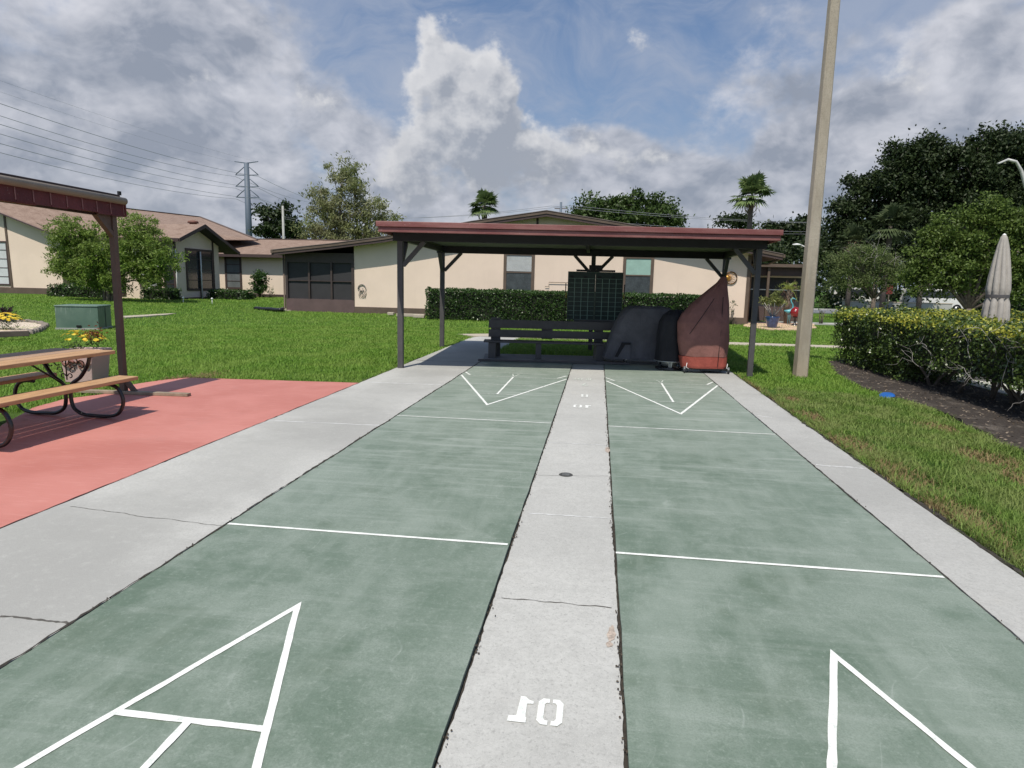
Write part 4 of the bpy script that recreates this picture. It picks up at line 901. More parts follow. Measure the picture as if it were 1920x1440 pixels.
# windows
def window(px0, px1, py0, zb, upper, lower, par=hm, Y=WY, fr=.14):
    x0, z1 = wp(px0, py0, Y)[0], wp(px0, py0, Y)[2]; x1 = wp(px1, py0, Y)[0]
    m = MB(); f = fr
    m.box(x0, x0+f, Y-.05, Y-.002, zb, z1); m.box(x1-f, x1, Y-.05, Y-.002, zb, z1); m.box(x0+f, x1-f, Y-.05, Y-.002, z1-f*.8, z1); m.box(x0+f, x1-f, Y-.05, Y-.002, zb, zb+f*.8)
    zm = z1-(z1-zb)*.44; m.box(x0+f, x1-f, Y-.04, Y-.004, zm-.03, zm+.03); w_ = m.build('window', M_brown2, par, root=par)
    m = MB(); m.box(x0+f, x1-f, Y-.02, Y-.005, zm+.03, z1-f*.8)
    if upper == M_blind:
        m = MB(); z = z1-f*.8-.02
        while z > zm+.05: m.box(x0+f, x1-f, Y-.025, Y-.018, z-.026, z); z -= .046
    m.build('blind', upper, w_)
    m = MB(); m.box(x0+f, x1-f, Y-.016, Y-.003, zb+f*.8, z1-f*.8); m.build('pane', lower, w_)
    for c_ in w_.children: 
        for v in c_.data.vertices: v.co -= Vector(par.location)
    return w_
M_pane2 = simple('dusty_grey_pane', (.055, .065, .07), .2, .3, 3, spec=.7)
window(945, 1003, 474, 1.0, M_blind, M_pane2); window(1169, 1227, 480, 1.0, M_teal, M_pane2)
# screened porch at its left end
zt = rz(xp+.1)-.26
m = MB(); m.box(xp, xl-.001, WY-.04, WY+.05, -.1, .62); m.build('kick_panel', simple('mauve_brown_panel', (.115, .075, .072), .6, .12, 2), hm, root=hm)
m = MB(); xs_ = [xp]+[wp(q, 520)[0] for q in (580, 622)]+[xl]
m.box(xp, xl-.001, WY-.03, WY+.04, 2.42, 2.9)
for i, x in enumerate(xs_): wd_ = .13 if i in (0, 3) else .09; xx = x if i == 0 else (x-wd_-.001 if i == 3 else x-wd_/2); m.box(xx, xx+wd_, WY-.05, WY+.05, .621, 2.419 if i not in (0, 3) else 2.419)
m.box(xp+.13, xl-.14, WY-.02, WY+.02, 1.50, 1.545); m.build('screen_frame', M_screenf, hm, root=hm)
m = MB(); m.box(xp+.05, xl-.05, WY+.045, WY+.048, .62, 2.42); sc = m.build('insect_screen', M_screen, hm, root=hm)
m = MB(); m.box(xp, xp+.08, WY+.05, 33, -.1, 2.9); m.box(xp+.1, xl-.1, 32.9, 33, -.1, 2.95); m.build('porch_side_wall', M_screen, hm, root=hm)
m = MB(); a = wp(531, 478); m.tube([(xp-.06, WY-.05, 2.75), (xp-.06, WY-.05, .12), (xp-.06, WY-.30, .05)], .045, 10); m.build('downspout', M_brown2, hm, root=hm)
m = MB(); (a, za) = top[0]; m.box(a-.02, a+.10, FYr-.02, 40, za-.14, za+.01); m.build('gutter', M_brown2, hm, root=hm)
# rear right porch wing of the same house
m = MB(); Yb = 31.8; a = wp(1412, 494, Yb); b = wp(1522, 501, Yb)
m.box(a[0]-1, b[0]+.2, Yb, Yb+.06, a[2]-.16, a[2]); m.box(a[0]-1, b[0]+.2, Yb+.06, 42, a[2]-.1, a[2]-.02); m.build('porch_roof', M_brown2, hm, root=hm)
m = MB(); m.box(a[0]-1, b[0], Yb+.4, Yb+.5, a[2]-.6, a[2]-.165); m.build('porch_beam', M_brown, hm, root=hm)
m = MB(); c1_ = wp(1424, 516, Yb+.7); m.slab([(c1_[0]-.5, Yb+.8, 2.25), (b[0]-.2, Yb+.8, 2.25), (b[0]-.2, Yb+.8, 2.62), (c1_[0]+1., Yb+.8, 2.60), (c1_[0]-.5, Yb+.8, 2.38)], (0, .1, 0)); m.build('porch_gable_panel', M_wall, hm, root=hm)
m = MB(); m.box(a[0]-1, b[0]-.2, Yb+.95, Yb+1.0, 0, 2.26); m.build('porch_screen', M_screen, hm, root=hm)
m = MB(); z_ = wp(1480, 544, Yb+.9)[2]; m.box(a[0]-.8, b[0]-.22, Yb+.88, Yb+.93, z_-.025, z_+.025); m.build('porch_rail', M_white, hm, root=hm)
m = MB(); c_ = wp(1439, 540, Yb+.2)[0]; m.box(c_-.06, c_+.06, Yb+.12, Yb+.24, -.1, a[2]-.17); m.build('porch_post', M_brown2, hm, root=hm); m = MB(); m.box(b[0]-.2, b[0]-.08, Yb+.12, Yb+.24, -.1, a[2]-.17); m.build('porch_post', M_brown2, hm, root=hm)
m = MB(); m.box(a[0]+.3, b[0]-.25, Yb+.72, Yb+.85, -.1, .72); m.build('porch_knee_wall', simple('plum_brown_panel', (.10, .065, .06), .7, .12, 2), hm, root=hm)
m = MB(); q = top[-1]; m.box(q[0]-.02, q[0]+.09, FYr, 40, q[1]-.14, q[1]+.0); m.tube([(q[0]+.05, FYr+.2, q[1]-.14), (q[0]-.5, FYr+.5, q[1]-.42), (xr+.1, WY+.25, q[1]-.45), (xr+.08, WY+.25, .1)], .045, 8); m.build('side_gutter', M_brown2, hm, root=hm)
m = MB(); a = wp(1022, 537); b = wp(1068, 532); m.tube([(a[0], WY-.06, a[2]), (a[0]+.18, WY-.06, a[2]), (a[0]+.18, WY-.06, b[2]+.05), (b[0]+.8, WY-.06, b[2]+.05)], .014, 6); m.build('wall_pipe', M_brown2, hm, root=hm)
# roof fixtures
m = MB(); p = YP(1090, 409, 28.); m.tube([(p[0], 28.3, p[2]-.2), (p[0], 28.2, p[2]+.05)], .05, 8); m.build('roof_vent', M_white, hm, root=hm)
m = MB(); p = YP(893, 404, 29.); m.tube([(p[0]+.3, 29, p[2]-.4), (p[0]+.1, 29, p[2]), (p[0]-.12, 29, p[2]+.04)], .03, 6); m.build('roof_bracket', M_blackmetal, hm, root=hm)
# wall ornaments
p = wp(1370, 521); od = thing('sun_ornament', (p[0], WY-.04, p[2]), 'round bronze sun face wall ornament with wavy rays on the cream wall', 'wall ornament')
M_bronze = simple('aged_gold', (.42, .22, .05), .4, .35, 15, metal=.6)
m = MB(); m.tube([(.27*math.cos(a), 0, .27*math.sin(a)) for a in np.linspace(0, 2*math.pi, 40)], .022, 8); m.build('ring', simple('dark_bronze', (.12, .06, .02), .4, .3, 20, metal=.6), od)
m = MB(); m.lathe((0, 0, 0), [(.0, .04), (.06, .035), (.10, .01), (.105, 0)], 20); o_ = m.build('sun_face', M_bronze, od); o_.rotation_euler = (R(90), 0, 0); o_.location = (-.15, -.01, 0)
m = MB()
for k in range(13):
    a0 = -1.9+k*3.8/12; L_ = .38 if abs(a0) < 1 else .25; m.tube([(-.15+(.1+(L_-.12)*i/6)*math.cos(a0+.12*math.sin(i*1.7)), 0, (.1+(L_-.12)*i/6)*math.sin(a0+.12*math.sin(i*1.7))) for i in range(7)], [.014-.0015*i for i in range(7)], 6)
m.build('ray', M_bronze, od)
p = wp(679, 547); oo = thing('jellyfish_ornament', (p[0], WY-.04, p[2]), 'small pale metal ornament with hanging tendrils on the cream wall left of the shelter', 'wall ornament')
M_orn = simple('tarnished_silver', (.22, .20, .18), .5, .3, 20)
m = MB(); m.tube([(.2*math.cos(a), 0, .12+.24*math.sin(a)) for a in np.linspace(0, math.pi, 18)], .022, 8); m.build('arch', M_orn, oo)
m = MB()
for k, x in enumerate((-.13, -.07, 0, .06, .13, .19)): m.tube([(x+.03*math.sin(i*1.2+k), 0, .08-.06*i) for i in range(7)], .012, 6)
m.build('tendril', M_orn, oo)
m = MB(); [m.lathe((x, -.02, z), [(.0, .03), (.035, 0), (0, -.03)], 10) for x, z in ((-.10, .12), (.05, .14), (-.02, .04))]; m.build('bead', simple('dark_bead', (.05, .035, .03), .4, .1), oo)
# long black hose and little pavers by the porch
a = G(478, 582); dh = thing('drain_hose', (a[0], a[1], 0), 'fat black corrugated drain hose lying on the grass beside the screened porch', 'hose')
b = G(528, 585); m = MB(); pts = [(a[0]+(b[0]-a[0])*i/14, a[1]+(b[1]-a[1])*i/14, .10+.01*math.sin(i)) for i in range(15)]+[(xp-.06, WY-.30, .10)]
m.tube(pts, [.085+.008*(i % 2) for i in range(16)], 12); m.build('hose', M_blackmetal, dh, root=dh)
for px_, py_, L_, lab in ((733, 588, .3, 'small pale block lying upright by the brown base of the cream wall'), (770, 591, 1.3, 'flat pale edging slab at the foot of the cream wall left of the hedge'), (786, 593, .5, 'short broken pale slab against the left end of the hedge')):
    c = G(px_, py_+3); pvv = thing('edging_slab', (c[0], c[1], 0), lab, 'slab', 'pale slabs along the wall base'); m = MB(); m.box(-L_/2, L_/2, -.1, .1, 0, .14); m.build('slab', M_sidewalk, pvv, bevel=.02)

# ================================================================== LEFT HOUSE (complex)
hl = thing('house', (-30, 34, 0), 'long cream stucco building with tan shingled roofs and brown trimmed gable windows at left', 'house')
Yg = 34.6; gr = lambda px, py, Y=Yg: YP(px, py, Y)
rk = [YP(*q, Yg-.45) for q in ((0, 399), (118, 446))]; sl_ = (rk[1][2]-rk[0][2])/(rk[1][0]-rk[0][0])
A_ = np.array([-42., Yg-.45, rk[0][2]+sl_*(-42.-rk[0][0])]); E1 = rk[1]
ZR = A_[2]; B_ = G(375, 407, ZR); Hc = G(484, 450, 4.4)
E2 = np.array([-26.0, Yg+9, E1[2]])
m = MB()
def sheet(m, pts, th=.06, mi=0):
    pts = [np.array(p, float) for p in pts]; n_ = np.cross(pts[1]-pts[0], pts[2]-pts[0]); n_ /= np.linalg.norm(n_); n_ = n_ if n_[2] > 0 else -n_; m.slab(pts, n_*-th, mi)
sheet(m, [A_, E1, Hc, B_]); W1_ = 2*A_-E1; W1_[2] = E1[2]; W1_[1] = E1[1]; Bw = B_+(W1_-A_); sheet(m, [A_, B_, Bw, W1_]); m.slab([B_, Hc, Bw], (0, .06, 0)); m.build('roof', M_shingle, hl, root=hl)
m = MB(); m.bar(A_-np.array([0, .02, .02]), E1-np.array([0, .02, .02]), .05, .18, up=(0, 1, 0)); m.bar(A_+np.array([0, -.02, -.02]), W1_+np.array([0, -.02, -.02]), .05, .18, up=(0, 1, 0)); m.build('rake_fascia', M_brown, hl, root=hl)
m = MB(); xc = YP(116, 500, Yg)[0]; zc_ = lambda x: A_[2]-abs(x+42)*abs(sl_)-.12
m.slab([(-50, Yg, .1), (xc, Yg, .1), (xc, Yg, zc_(xc)), (-42, Yg, zc_(-42)), (-50, Yg, zc_(-50))], (0, .2, 0)); m.box(xc-.2, xc, Yg+.2, 52, .1, 3.4); m.build('wall', M_wall, hl, root=hl)
m = MB(); m.box(-50, xc+.01, Yg-.04, Yg-.002, -.1, .62); m.build('base_trim', M_brown2, hl, root=hl)
m = MB(); q0 = YP(9, 410, Yg); q1 = YP(19, 551, Yg); m.bar((q0[0], Yg-.025, zc_(q0[0])+.05), (q0[0]+.1, Yg-.025, .62), .14, .045, up=(0, 1, 0)); m.build('batten', M_brown2, hl, root=hl)
def win3(name, x0, x1, z0, z1, Y, rows=3, cols=1, blind=None, axis='y', par=hl, fr=.10):
    """window on a wall facing -y (axis y, plane Y) or facing +x (axis x, plane X=Y; x0..x1 are y values)"""
    def B(m, a0, a1, d0, d1, c0, c1):
        if axis == 'y': m.box(a0, a1, Y-d1, Y-d0, c0, c1)
        else: m.box(Y+d0, Y+d1, a0, a1, c0, c1)
    m = MB(); B(m, x0, x0+fr, .002, .05, z0, z1); B(m, x1-fr, x1, .002, .05, z0, z1); B(m, x0+fr, x1-fr, .002, .05, z1-fr, z1); B(m, x0+fr, x1-fr, .002, .05, z0, z0+fr)
    for k in range(1, cols): xm = x0+(x1-x0)*k/cols; B(m, xm-.07, xm+.07, .004, .06, z0+fr, z1-fr)
    for k in range(1, rows): zm = z0+(z1-z0)*k/rows; B(m, x0+fr, x1-fr, .004, .03, zm-.02, zm+.02)
    w_ = m.build('window', M_brown, par, root=par)
    m = MB(); B(m, x0+fr, x1-fr, .001, .012, z0+fr, z1-fr)
    for k in range(len(m.v)): m.v[k] = tuple(np.array(m.v[k])-np.array(par.location))
    m.build('pane', blind or M_glass, w_); return w_
M_louvre = simple('white_louvre_blind', (.55, .57, .58), .5, .1, 1)
win3('w', YP(-40, 470, Yg)[0], YP(15, 470, Yg)[0], YP(10, 535, Yg)[2], YP(10, 452, Yg)[2], Yg, 5, 1, M_louvre)
# cross gable facing +x
Xw, Xr = -23.9, -23.15; zp = 4.70; Yp_, Y0_, Y1_ = 33.55, 31.0, 37.3; k_ = .39
m = MB(); back = -30.4; rdg = lambda x: (x, Yp_, zp)
sheet(m, [(Xr, Y0_, zp-k_*(Yp_-Y0_)), (Xr, Yp_, zp), (back-4, Yp_, zp), (back, Y0_, zp-k_*(Yp_-Y0_))]); sheet(m, [(Xr, Yp_, zp), (Xr, Y1_, zp-k_*(Y1_-Yp_)), (back, Y1_, zp-k_*(Y1_-Yp_)), (back-4, Yp_, zp)]); m.build('gable_roof', M_shingle, hl, root=hl)
m = MB()
for (ya, za), (yb, zb) in (((Y0_, zp-k_*(Yp_-Y0_)), (Yp_, zp)), ((Yp_, zp), (Y1_, zp-k_*(Y1_-Yp_)))): m.slab([(Xr+.012, ya, za+.01), (Xr+.012, yb, zb+.01), (Xr+.012, yb, zb-.20), (Xr+.012, ya, za-.20)], (.04, 0, 0))
m.slab([(Xr, Y0_-.02, zp-k_*(Yp_-Y0_)+.01), (back, Y0_-.02, zp-k_*(Yp_-Y0_)+.01), (back, Y0_-.02, zp-k_*(Yp_-Y0_)-.18), (Xr, Y0_-.02, zp-k_*(Yp_-Y0_)-.18)], (0, -.04, 0)); m.build('gable_fascia', M_brown, hl, root=hl)
m = MB()
for (ya, za), (yb, zb) in (((Y0_, zp-k_*(Yp_-Y0_)), (Yp_, zp)), ((Yp_, zp), (Y1_, zp-k_*(Y1_-Yp_)))): m.slab([(Xr+.005, ya, za-.10), (Xr+.005, yb, zb-.10), (Xw-.3, yb, zb-.10), (Xw-.3, ya, za-.10)], (0, 0, -.04))
m.build('gable_soffit', M_black, hl, root=hl)
Ys, Ye = 31.55, YP(400, 500, 35)[1]; Ye = 36.1
m = MB(); zz = lambda y: zp-k_*abs(y-Yp_)-.16
m.slab([(Xw, Ys, .1), (Xw, Ye, .1), (Xw, Ye, zz(Ye)), (Xw, Yp_, zz(Yp_)), (Xw, Ys, zz(Ys))], (-.15, 0, 0)); m.box(back+.3, Xw-.152, Ys, Ys+.15, .1, zz(Ys)); m.box(back+.3, back+.45, Ys+.15, 37, .1, zz(Ys)); m.box(xc+.01, back+.29, Yg+1.4, Yg+1.55, .1, 3.6); m.build('gable_wall', M_wall, hl, root=hl)
def yx(px, X=Xw): return XP(px, 500, X)[1]
y_a, y_b, y_c = yx(348), yx(399), yx(427)
win3('w', y_a, y_b, .75, 3.25, Xw, 4, 2, None, 'x', fr=.13)
m = MB(); m.box(Xw+.001, Xw+.05, y_b-.02, y_b+.10, .3, zz(y_b)); m.box(Xw+.001, Xw+.06, y_a+(y_b-y_a)*.5-.06, y_a+(y_b-y_a)*.5+.06, .0, .75); m.box(Xw+.001, Xw+.06, Ys, Ys+.15, .1, zz(Ys)); m.build('gable_post', M_brown, hl, root=hl)
m = MB(); ym = (y_a+y_b)/2; m.tube([(Xw+.12, ym-.05, .0), (Xw+.12, ym-.05, 3.1)], .04, 8); m.tube([(Xw+.12, Ys+.0, .0), (Xw+.12, Ys, 3.1)], .04, 8); m.build('downspout', M_white, hl, root=hl)
m = MB(); m.box(Xw+.001, Xw+.03, Ys, Ye, -.1, .34); m.build('gable_base_trim', M_brown, hl, root=hl)
# dark entry windows along the south side of the cross wing
for px0, px1, mt in ((128, 158, M_glass), (170, 235, M_glass), (262, 302, M_louvre), (308, 330, M_glass)):
    x0, x1 = YP(px0, 520, Ys)[0], YP(px1, 520, Ys)[0]; win3('w', x0, x1, .9 if mt is M_louvre else .4, 2.6, Ys, 3, 1, mt)
# recess and right wing
Yw = 41.0; xa = YP(427, 500, Yw)[0]; xb = -18.5
m = MB(); m.box(xa-3, xb, Yw, Yw+.2, .1, 3.25); m.build('wing_wall', M_wall, hl, root=hl)
m = MB(); m.box(xa-3, xb, Yw-.04, Yw-.002, -.1, .45); m.build('wing_base_trim', M_brown, hl, root=hl)
x0, x1 = YP(429, 500, Yw)[0], YP(453, 500, Yw)[0]; win3('w', x0-.3, x1, .75, 3.1, Yw, 4, 1, simple('grey_blind', (.13, .14, .145), .5, .15, 2), fr=.14)
m = MB(); ze = YP(490, 478, Yw-.6)[2]+.03; zr_ = YP(510, 449, 45.)[2]
sheet(m, [(xa-4, Yw-.6, ze), (xb+.6, Yw-.6, ze), (xb+.6, 45, zr_), (xa-4, 45, zr_)]); sheet(m, [(xa-4, 45, zr_), (xb+.6, 45, zr_), (xb+.6, 49.5, ze), (xa-4, 49.5, ze)]); m.build('wing_roof', M_shingle, hl, root=hl)
m = MB(); m.box(xa-3, xb+.6, Yw-.68, Yw-.60, ze-.20, ze+.01); m.box(xa-3, xb+.55, Yw-.6, Yw, ze-.19, ze-.14); m.build('wing_gutter', M_brown, hl, root=hl)
m = MB(); m.bar((xa-2, 45, zr_+.03), (xb+.6, 45, zr_+.03), .2, .05); m.bar(A_+[0, 0, .03], B_+[0, 0, .03], .2, .05); m.bar(B_+[0, 0, .03], Hc+[0, 0, .03], .2, .05); m.build('ridge_cap', simple('dark_ridge', (.12, .09, .08), .9, .1), hl, root=hl)
m = MB(); p = YP(362, 416, 36); m.lathe((p[0], 36, p[2]-.35), [(.22, 0), (.22, .25), (.34, .27), (.30, .40), (0, .46)], 14); m.build('roof_vent', simple('rusty_vent', (.16, .07, .05), .7, .2), hl, root=hl)

# ================================================================== HEDGES AND SHRUBS
M_hedge = leafmat('hedge_leaves', (.018, .045, .010), (.06, .125, .022), .2, .38, None, .5)
M_hcore = simple('hedge_core_shade', (.014, .018, .009), .95, .5, 25, bmp=1.)  # shade between the leaves put into the colour of a solid core
M_hedgeR = leafmat('holly_hedge_leaves', (.028, .060, .014), (.11, .165, .036), .2, .35, None, .5)
M_newg = leafmat('yellow_green_new_growth', (.20, .26, .035), (.58, .53, .08), .35, .45, (.30, .36, .05))
def hedge(name, loc, x0, x1, y0, y1, z0, z1, lw, dens, label, cat='hedge', mat=None, group=None, rz_=0, core=True, amp=.05, tips=None):
    th = thing(name, loc, label, cat, group, rz_); faces = [('x', x0, -1), ('x', x1, 1), ('y', y0, -1), ('y', y1, 1), ('z', z1, 1)]; P = []
    for ax, v, s in faces:
        if ax == 'x': A = (y1-y0)*(z1-z0); n = int(A*dens); q = np.stack([np.full(n, v), RNG.uniform(y0, y1, n), RNG.uniform(z0, z1, n)], 1); k = 0
        elif ax == 'y': A = (x1-x0)*(z1-z0); n = int(A*dens); q = np.stack([RNG.uniform(x0, x1, n), np.full(n, v), RNG.uniform(z0, z1, n)], 1); k = 1
        else: A = (x1-x0)*(y1-y0); n = int(A*dens); q = np.stack([RNG.uniform(x0, x1, n), RNG.uniform(y0, y1, n), np.full(n, v)], 1); k = 2
        wv = np.sin(q[:, 0]*3.1+q[:, 2]*4)*np.sin(q[:, 1]*2.7+q[:, 2]*3.3)+.5*np.sin(q[:, 0]*7+1)*np.sin(q[:, 1]*6.3)
        q[:, k] += s*(amp*wv+RNG.normal(0, amp*.45, n)-np.abs(RNG.exponential(.035, n))); P.append(q)
    P = np.concatenate(P); cr = .08   # round the corners
    V, T = leaves(P, *lw); tri_mesh('foliage', V, T, mat or M_hedge, th)
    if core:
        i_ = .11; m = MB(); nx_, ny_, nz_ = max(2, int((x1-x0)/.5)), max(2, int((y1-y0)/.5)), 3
        m.box(x0+i_, x1-i_, y0+i_, y1-i_, z0+.02, z1-i_); m.build('dark_core', M_hcore, th)  # plain dark box added behind the leaves to block see-through
    if tips is not None:
        n, zlo = tips; q = np.stack([RNG.uniform(x0-.06, x1+.06, n), RNG.uniform(y0-.06, y1+.06, n), z1+RNG.normal(0.0, .05, n)], 1)
        n2 = n//5; q2 = np.stack([x0-.04+RNG.normal(0, .05, n2), RNG.uniform(y0, y1, n2), z1-np.abs(RNG.exponential(zlo, n2))], 1); q3 = np.stack([RNG.uniform(x0, x1, n2), y0-.04+RNG.normal(0, .05, n2), z1-np.abs(RNG.exponential(zlo, n2))], 1)
        q = np.concatenate([q, q2, q3]); cl = np.sin(q[:, 0]*2.3+.5)*np.sin(q[:, 1]*1.9+q[:, 0])+RNG.normal(0, .7, len(q)); q = q[cl > -.05]
        V, T = leaves(q, lw[0]*1.05, lw[1]*1.1, -.5); tri_mesh('new_growth', V, T, M_newg, th)
    return th
a = YP(799, 575, 23.9); b = YP(1330, 575, 23.9); zt_ = YP(900, 543, 23.9)[2]
hedge('hedge', (a[0], 23.9, 0), 0, b[0]-a[0], 0, 1.3, 0, zt_-.03, (.085, .045), 620, 'long neatly clipped dark green box hedge in front of the cream wall')
# long yellow tipped hedge at the right, parallel to the court, and its return row behind the pool
hr = hedge('hedge', (5.95, -2, 0), 0, 1.25, 0, 14.2, .40, 1.15, (.055, .032), 1250, 'wide hedge with yellow tipped top and bare grey branches along the mulch bed at right', mat=M_hedgeR, tips=(11500, .05), amp=.075)
M_tr = M_bark
for i in range(18):
    y = 3.3+i*.58+random.uniform(-.15, .15); x = .55+random.uniform(-.2, .2); m = MB()
    for k in range(random.randint(2, 4)):
        a_ = random.uniform(0, 6.3); dx, dy = .35*math.cos(a_), .35*math.sin(a_)
        m.tube([(x+.04*math.cos(a_), y+.04*math.sin(a_), 0), (x+dx*.3, y+dy*.3, .16), (x+dx*.8, y+dy*.9, .36), (x+dx*1.2, y+dy*1.2, .62)], [.030, .024, .018, .010], 6)
    m.build('trunk', M_bark, hr)
def scraggle(m, p, d, L_, r, depth):
    pts = [np.array(p, float)]; d = np.array(d, float)
    for i in range(5): d = d+RNG.normal(0, .28, 3); d /= np.linalg.norm(d); pts.append(pts[-1]+d*L_/5)
    m.tube(pts, [r*(1-.12*i) for i in range(6)], 5)
    if depth > 0:
        for k in range(random.randint(2, 3)): j = random.randint(2, 5); scraggle(m, pts[j], d+RNG.normal(0, .7, 3), L_*.62, r*.6, depth-1)
for (x, y, z) in ((-.02, 9.6, .35), (-.04, 8.9, .45), (-.03, 8.3, .3), (-.02, 7.6, .5), (-.05, 7.0, .4), (.0, 10.4, .5), (-.03, 6.5, .6), (.02, 11.1, .45), (-.05, 9.2, .7), (-.04, 8.0, .75), (-.03, 9.9, .62), (-.04, 8.6, .6), (-.05, 7.3, .7), (-.04, 7.8, .35), (-.04, 9.35, .5), (-.05, 8.75, .3), (-.04, 6.8, .75), (-.03, 10.0, .35)):
    m = MB(); scraggle(m, (x+.085, y, z), (-.07, random.uniform(-.7, .7), random.uniform(.3, 1)), .5, .0062, 2); m.build('bare_branch', M_twig, hr)
# low sprawling under-growth of the near hedge
P = np.stack([RNG.uniform(.05, 1.2, 2600), RNG.uniform(2.5, 14.2, 2600), RNG.uniform(.22, .5, 2600)], 1); kp = (np.sin(P[:, 1]*2.3)+np.sin(P[:, 1]*5.1+1)) > (.5-P[:, 2])*3; V, T = leaves(P[kp], .055, .032); tri_mesh('lower_foliage', V, T, M_hedgeR, hr)
P = np.stack([RNG.uniform(-.05, 1.3, 9000), RNG.uniform(10.6, 14.25, 9000), RNG.uniform(.03, .5, 9000)], 1); V, T = leaves(P, .055, .032); tri_mesh('end_foliage', V, T, M_hedgeR, hr)
hedge('hedge', (7.3, 11.05, 0), 0, 12, 0, 1.2, .0, 1.17, (.065, .038), 800, 'second yellow tipped hedge row running right behind the closed parasol', mat=M_hedgeR, tips=(9000, .07), amp=.06)
# low hedges in front of the left house
def hedgepx(px0, px1, pyt, Y, dep, label, pyb=None):
    a = YP(px0, pyt, Y); b = YP(px1, pyt, Y); g = float(hgt(a[0], Y)); hedge('hedge', (a[0], Y, 0), 0, b[0]-a[0], 0, dep, g, a[2], (.12, .06), 300, label, group='low hedges at the left house', amp=.07)
hedgepx(88, 196, 535, 30.2, 1.0, 'low square hedge left of the rounded garden tree'); hedgepx(262, 322, 540, 30.3, .9, 'low ragged hedge right of the rounded garden tree under the white blind'); hedgepx(388, 462, 544, 33.5, 1.1, 'low hedge below the pier right of the double gable window')
def shrub(name, px, py, Y, blobs, leaf, mat, label, clump=.25, per=22, cat='shrub', dens=1.2):
    b0 = YP(px, py, Y); z0 = float(hgt(b0[0], Y)); th = thing(name, (b0[0], Y, z0), label, cat); P = crown_pts(blobs, per, clump, dens, .3); V, T = leaves(P, *leaf); tri_mesh('foliage', V, T, mat, th)
    m = MB(); [m.tube([(x, 0, 0), (x*2.+.02, .02, bz*.9)], [.03, .015], 6) for x, bz in ((-.06, blobs[0][2]), (.05, blobs[0][2]), (0, blobs[0][2]))]; m.build('stem', M_bark, th); return th
shrub('shrub', 487, 550, 39, [(0, 0, .75, .6, .5, .7), (0, 0, 1.4, .5, .45, .5)], (.16, .08), M_hedge, 'upright dark glossy shrub against the shaded wing wall of the left house', dens=5)
shrub('shrub', 507, 553, 39, [(0, 0, .5, .4, .4, .45)], (.12, .05), M_hedgeR, 'thin low bush right of the upright dark shrub at the wing wall', dens=.4)
shrub('shrub', 1370, 600, 27.2, [(0, 0, .8, .22, .2, .38)], (.08, .04), leafmat('greyish_leaves', (.06, .08, .05), (.16, .18, .11), .3), 'thin greyish bush at the cream wall below the sun ornament', dens=.35, clump=.15)

# ================================================================== TREES
def tree(name, base, blobs, leaf, mat, label, clump=.5, per=30, dens=1., trunk=.2, bark=None, limbs=True, droop=0., shell=.35, cat='tree', group=None, extra=None, fork=None):
    th = thing(name, base, label, cat, group); P = crown_pts(blobs, per, clump, dens, shell); V, T = leaves(P, leaf[0], leaf[1], droop); tri_mesh('crown', V, T, mat, th)
    zlow = min(b[2]-b[5] for b in blobs); fz = fork or max(.3, zlow*.75); m = MB()
    m.tube([(0, 0, -.1), (trunk*.15, 0, fz*.5), (0, 0, fz)], [trunk*1.25, trunk*.95, trunk*.8], 10); m.build('trunk', bark or M_bark, th)
    if limbs:
        for b in blobs:
            m = MB(); e = np.array(b[:3]); s0 = np.array([0, 0, fz*.92]); mid = (s0+e)/2+RNG.normal(0, .08*np.linalg.norm(e-s0)/2, 3); r0 = trunk*.5
            m.tube([s0, mid, e], [r0, r0*.65, r0*.3], 7)
            for k in range(5):
                d = RNG.normal(size=3); d /= np.linalg.norm(d); q = e+d*np.array(b[3:6])*.85; st = mid+(e-mid)*random.uniform(.2, 1); m.tube([st, (st+q)/2+RNG.normal(0, .05, 3), q], [r0*.3, r0*.2, r0*.07], 5)
            m.build('limb', bark or M_bark, th)
    return th
def blobs_px(lst, Y, base, dep=.8):
    """crown masses given by where they stand in the view at depth Y: (px,py,rx_px,ry_px[,dy])"""
    out = []
    for q in lst:
        p = YP(q[0], q[1], Y); s = (Y-CY)/F; out.append((p[0]-base[0], (q[4] if len(q) > 4 else 0.), p[2]-base[2], q[2]*s, q[2]*s*dep, q[3]*s))
    return out
M_bright = leafmat('bright_green_leaves', (.08, .15, .02), (.27, .39, .07), .42, .5, (.24, .30, .09), .3)
b0 = YP(205, 572, 27.8); b0[2] = .18
th = tree('garden_tree', b0, blobs_px([(140, 440, 48, 42), (125, 490, 42, 38), (175, 485, 45, 48), (165, 525, 38, 20), (262, 440, 42, 42), (300, 480, 40, 42), (250, 490, 45, 42), (215, 470, 25, 40), (290, 520, 35, 18), (215, 530, 30, 20)], 27.8, b0, .9), (.19, .055), M_bright, 'rounded two lobed light green garden tree on the left lawn', .34, 60, 3.6, .12, droop=.5, fork=.8)
for dx in (-.22, .2, .32):
    m = MB(); m.tube([(dx, 0, -.1), (dx*1.3, .05, .7), (dx*3, 0, 1.9)], [.10, .08, .05], 8); m.build('trunk', M_bark, th)
M_bott = leafmat('feathery_olive_leaves', (.09, .13, .035), (.28, .32, .12), .4, .55, (.34, .34, .20), .3)
b1 = np.array([YP(655, 500, 50)[0], 50, 0.]); tree('feathery_tree', b1, blobs_px([(640, 325, 36, 26), (665, 350, 30, 24), (610, 375, 38, 34), (590, 420, 32, 40), (645, 400, 42, 40), (695, 395, 38, 30), (715, 420, 32, 34), (650, 440, 50, 36), (690, 450, 36, 28), (620, 455, 34, 24)], 50, b1), (.34, .09), M_bott, 'tall airy olive green tree with drooping leaves rising behind the left house', .70, 85, 2.1, .28, droop=.7, fork=2.5)
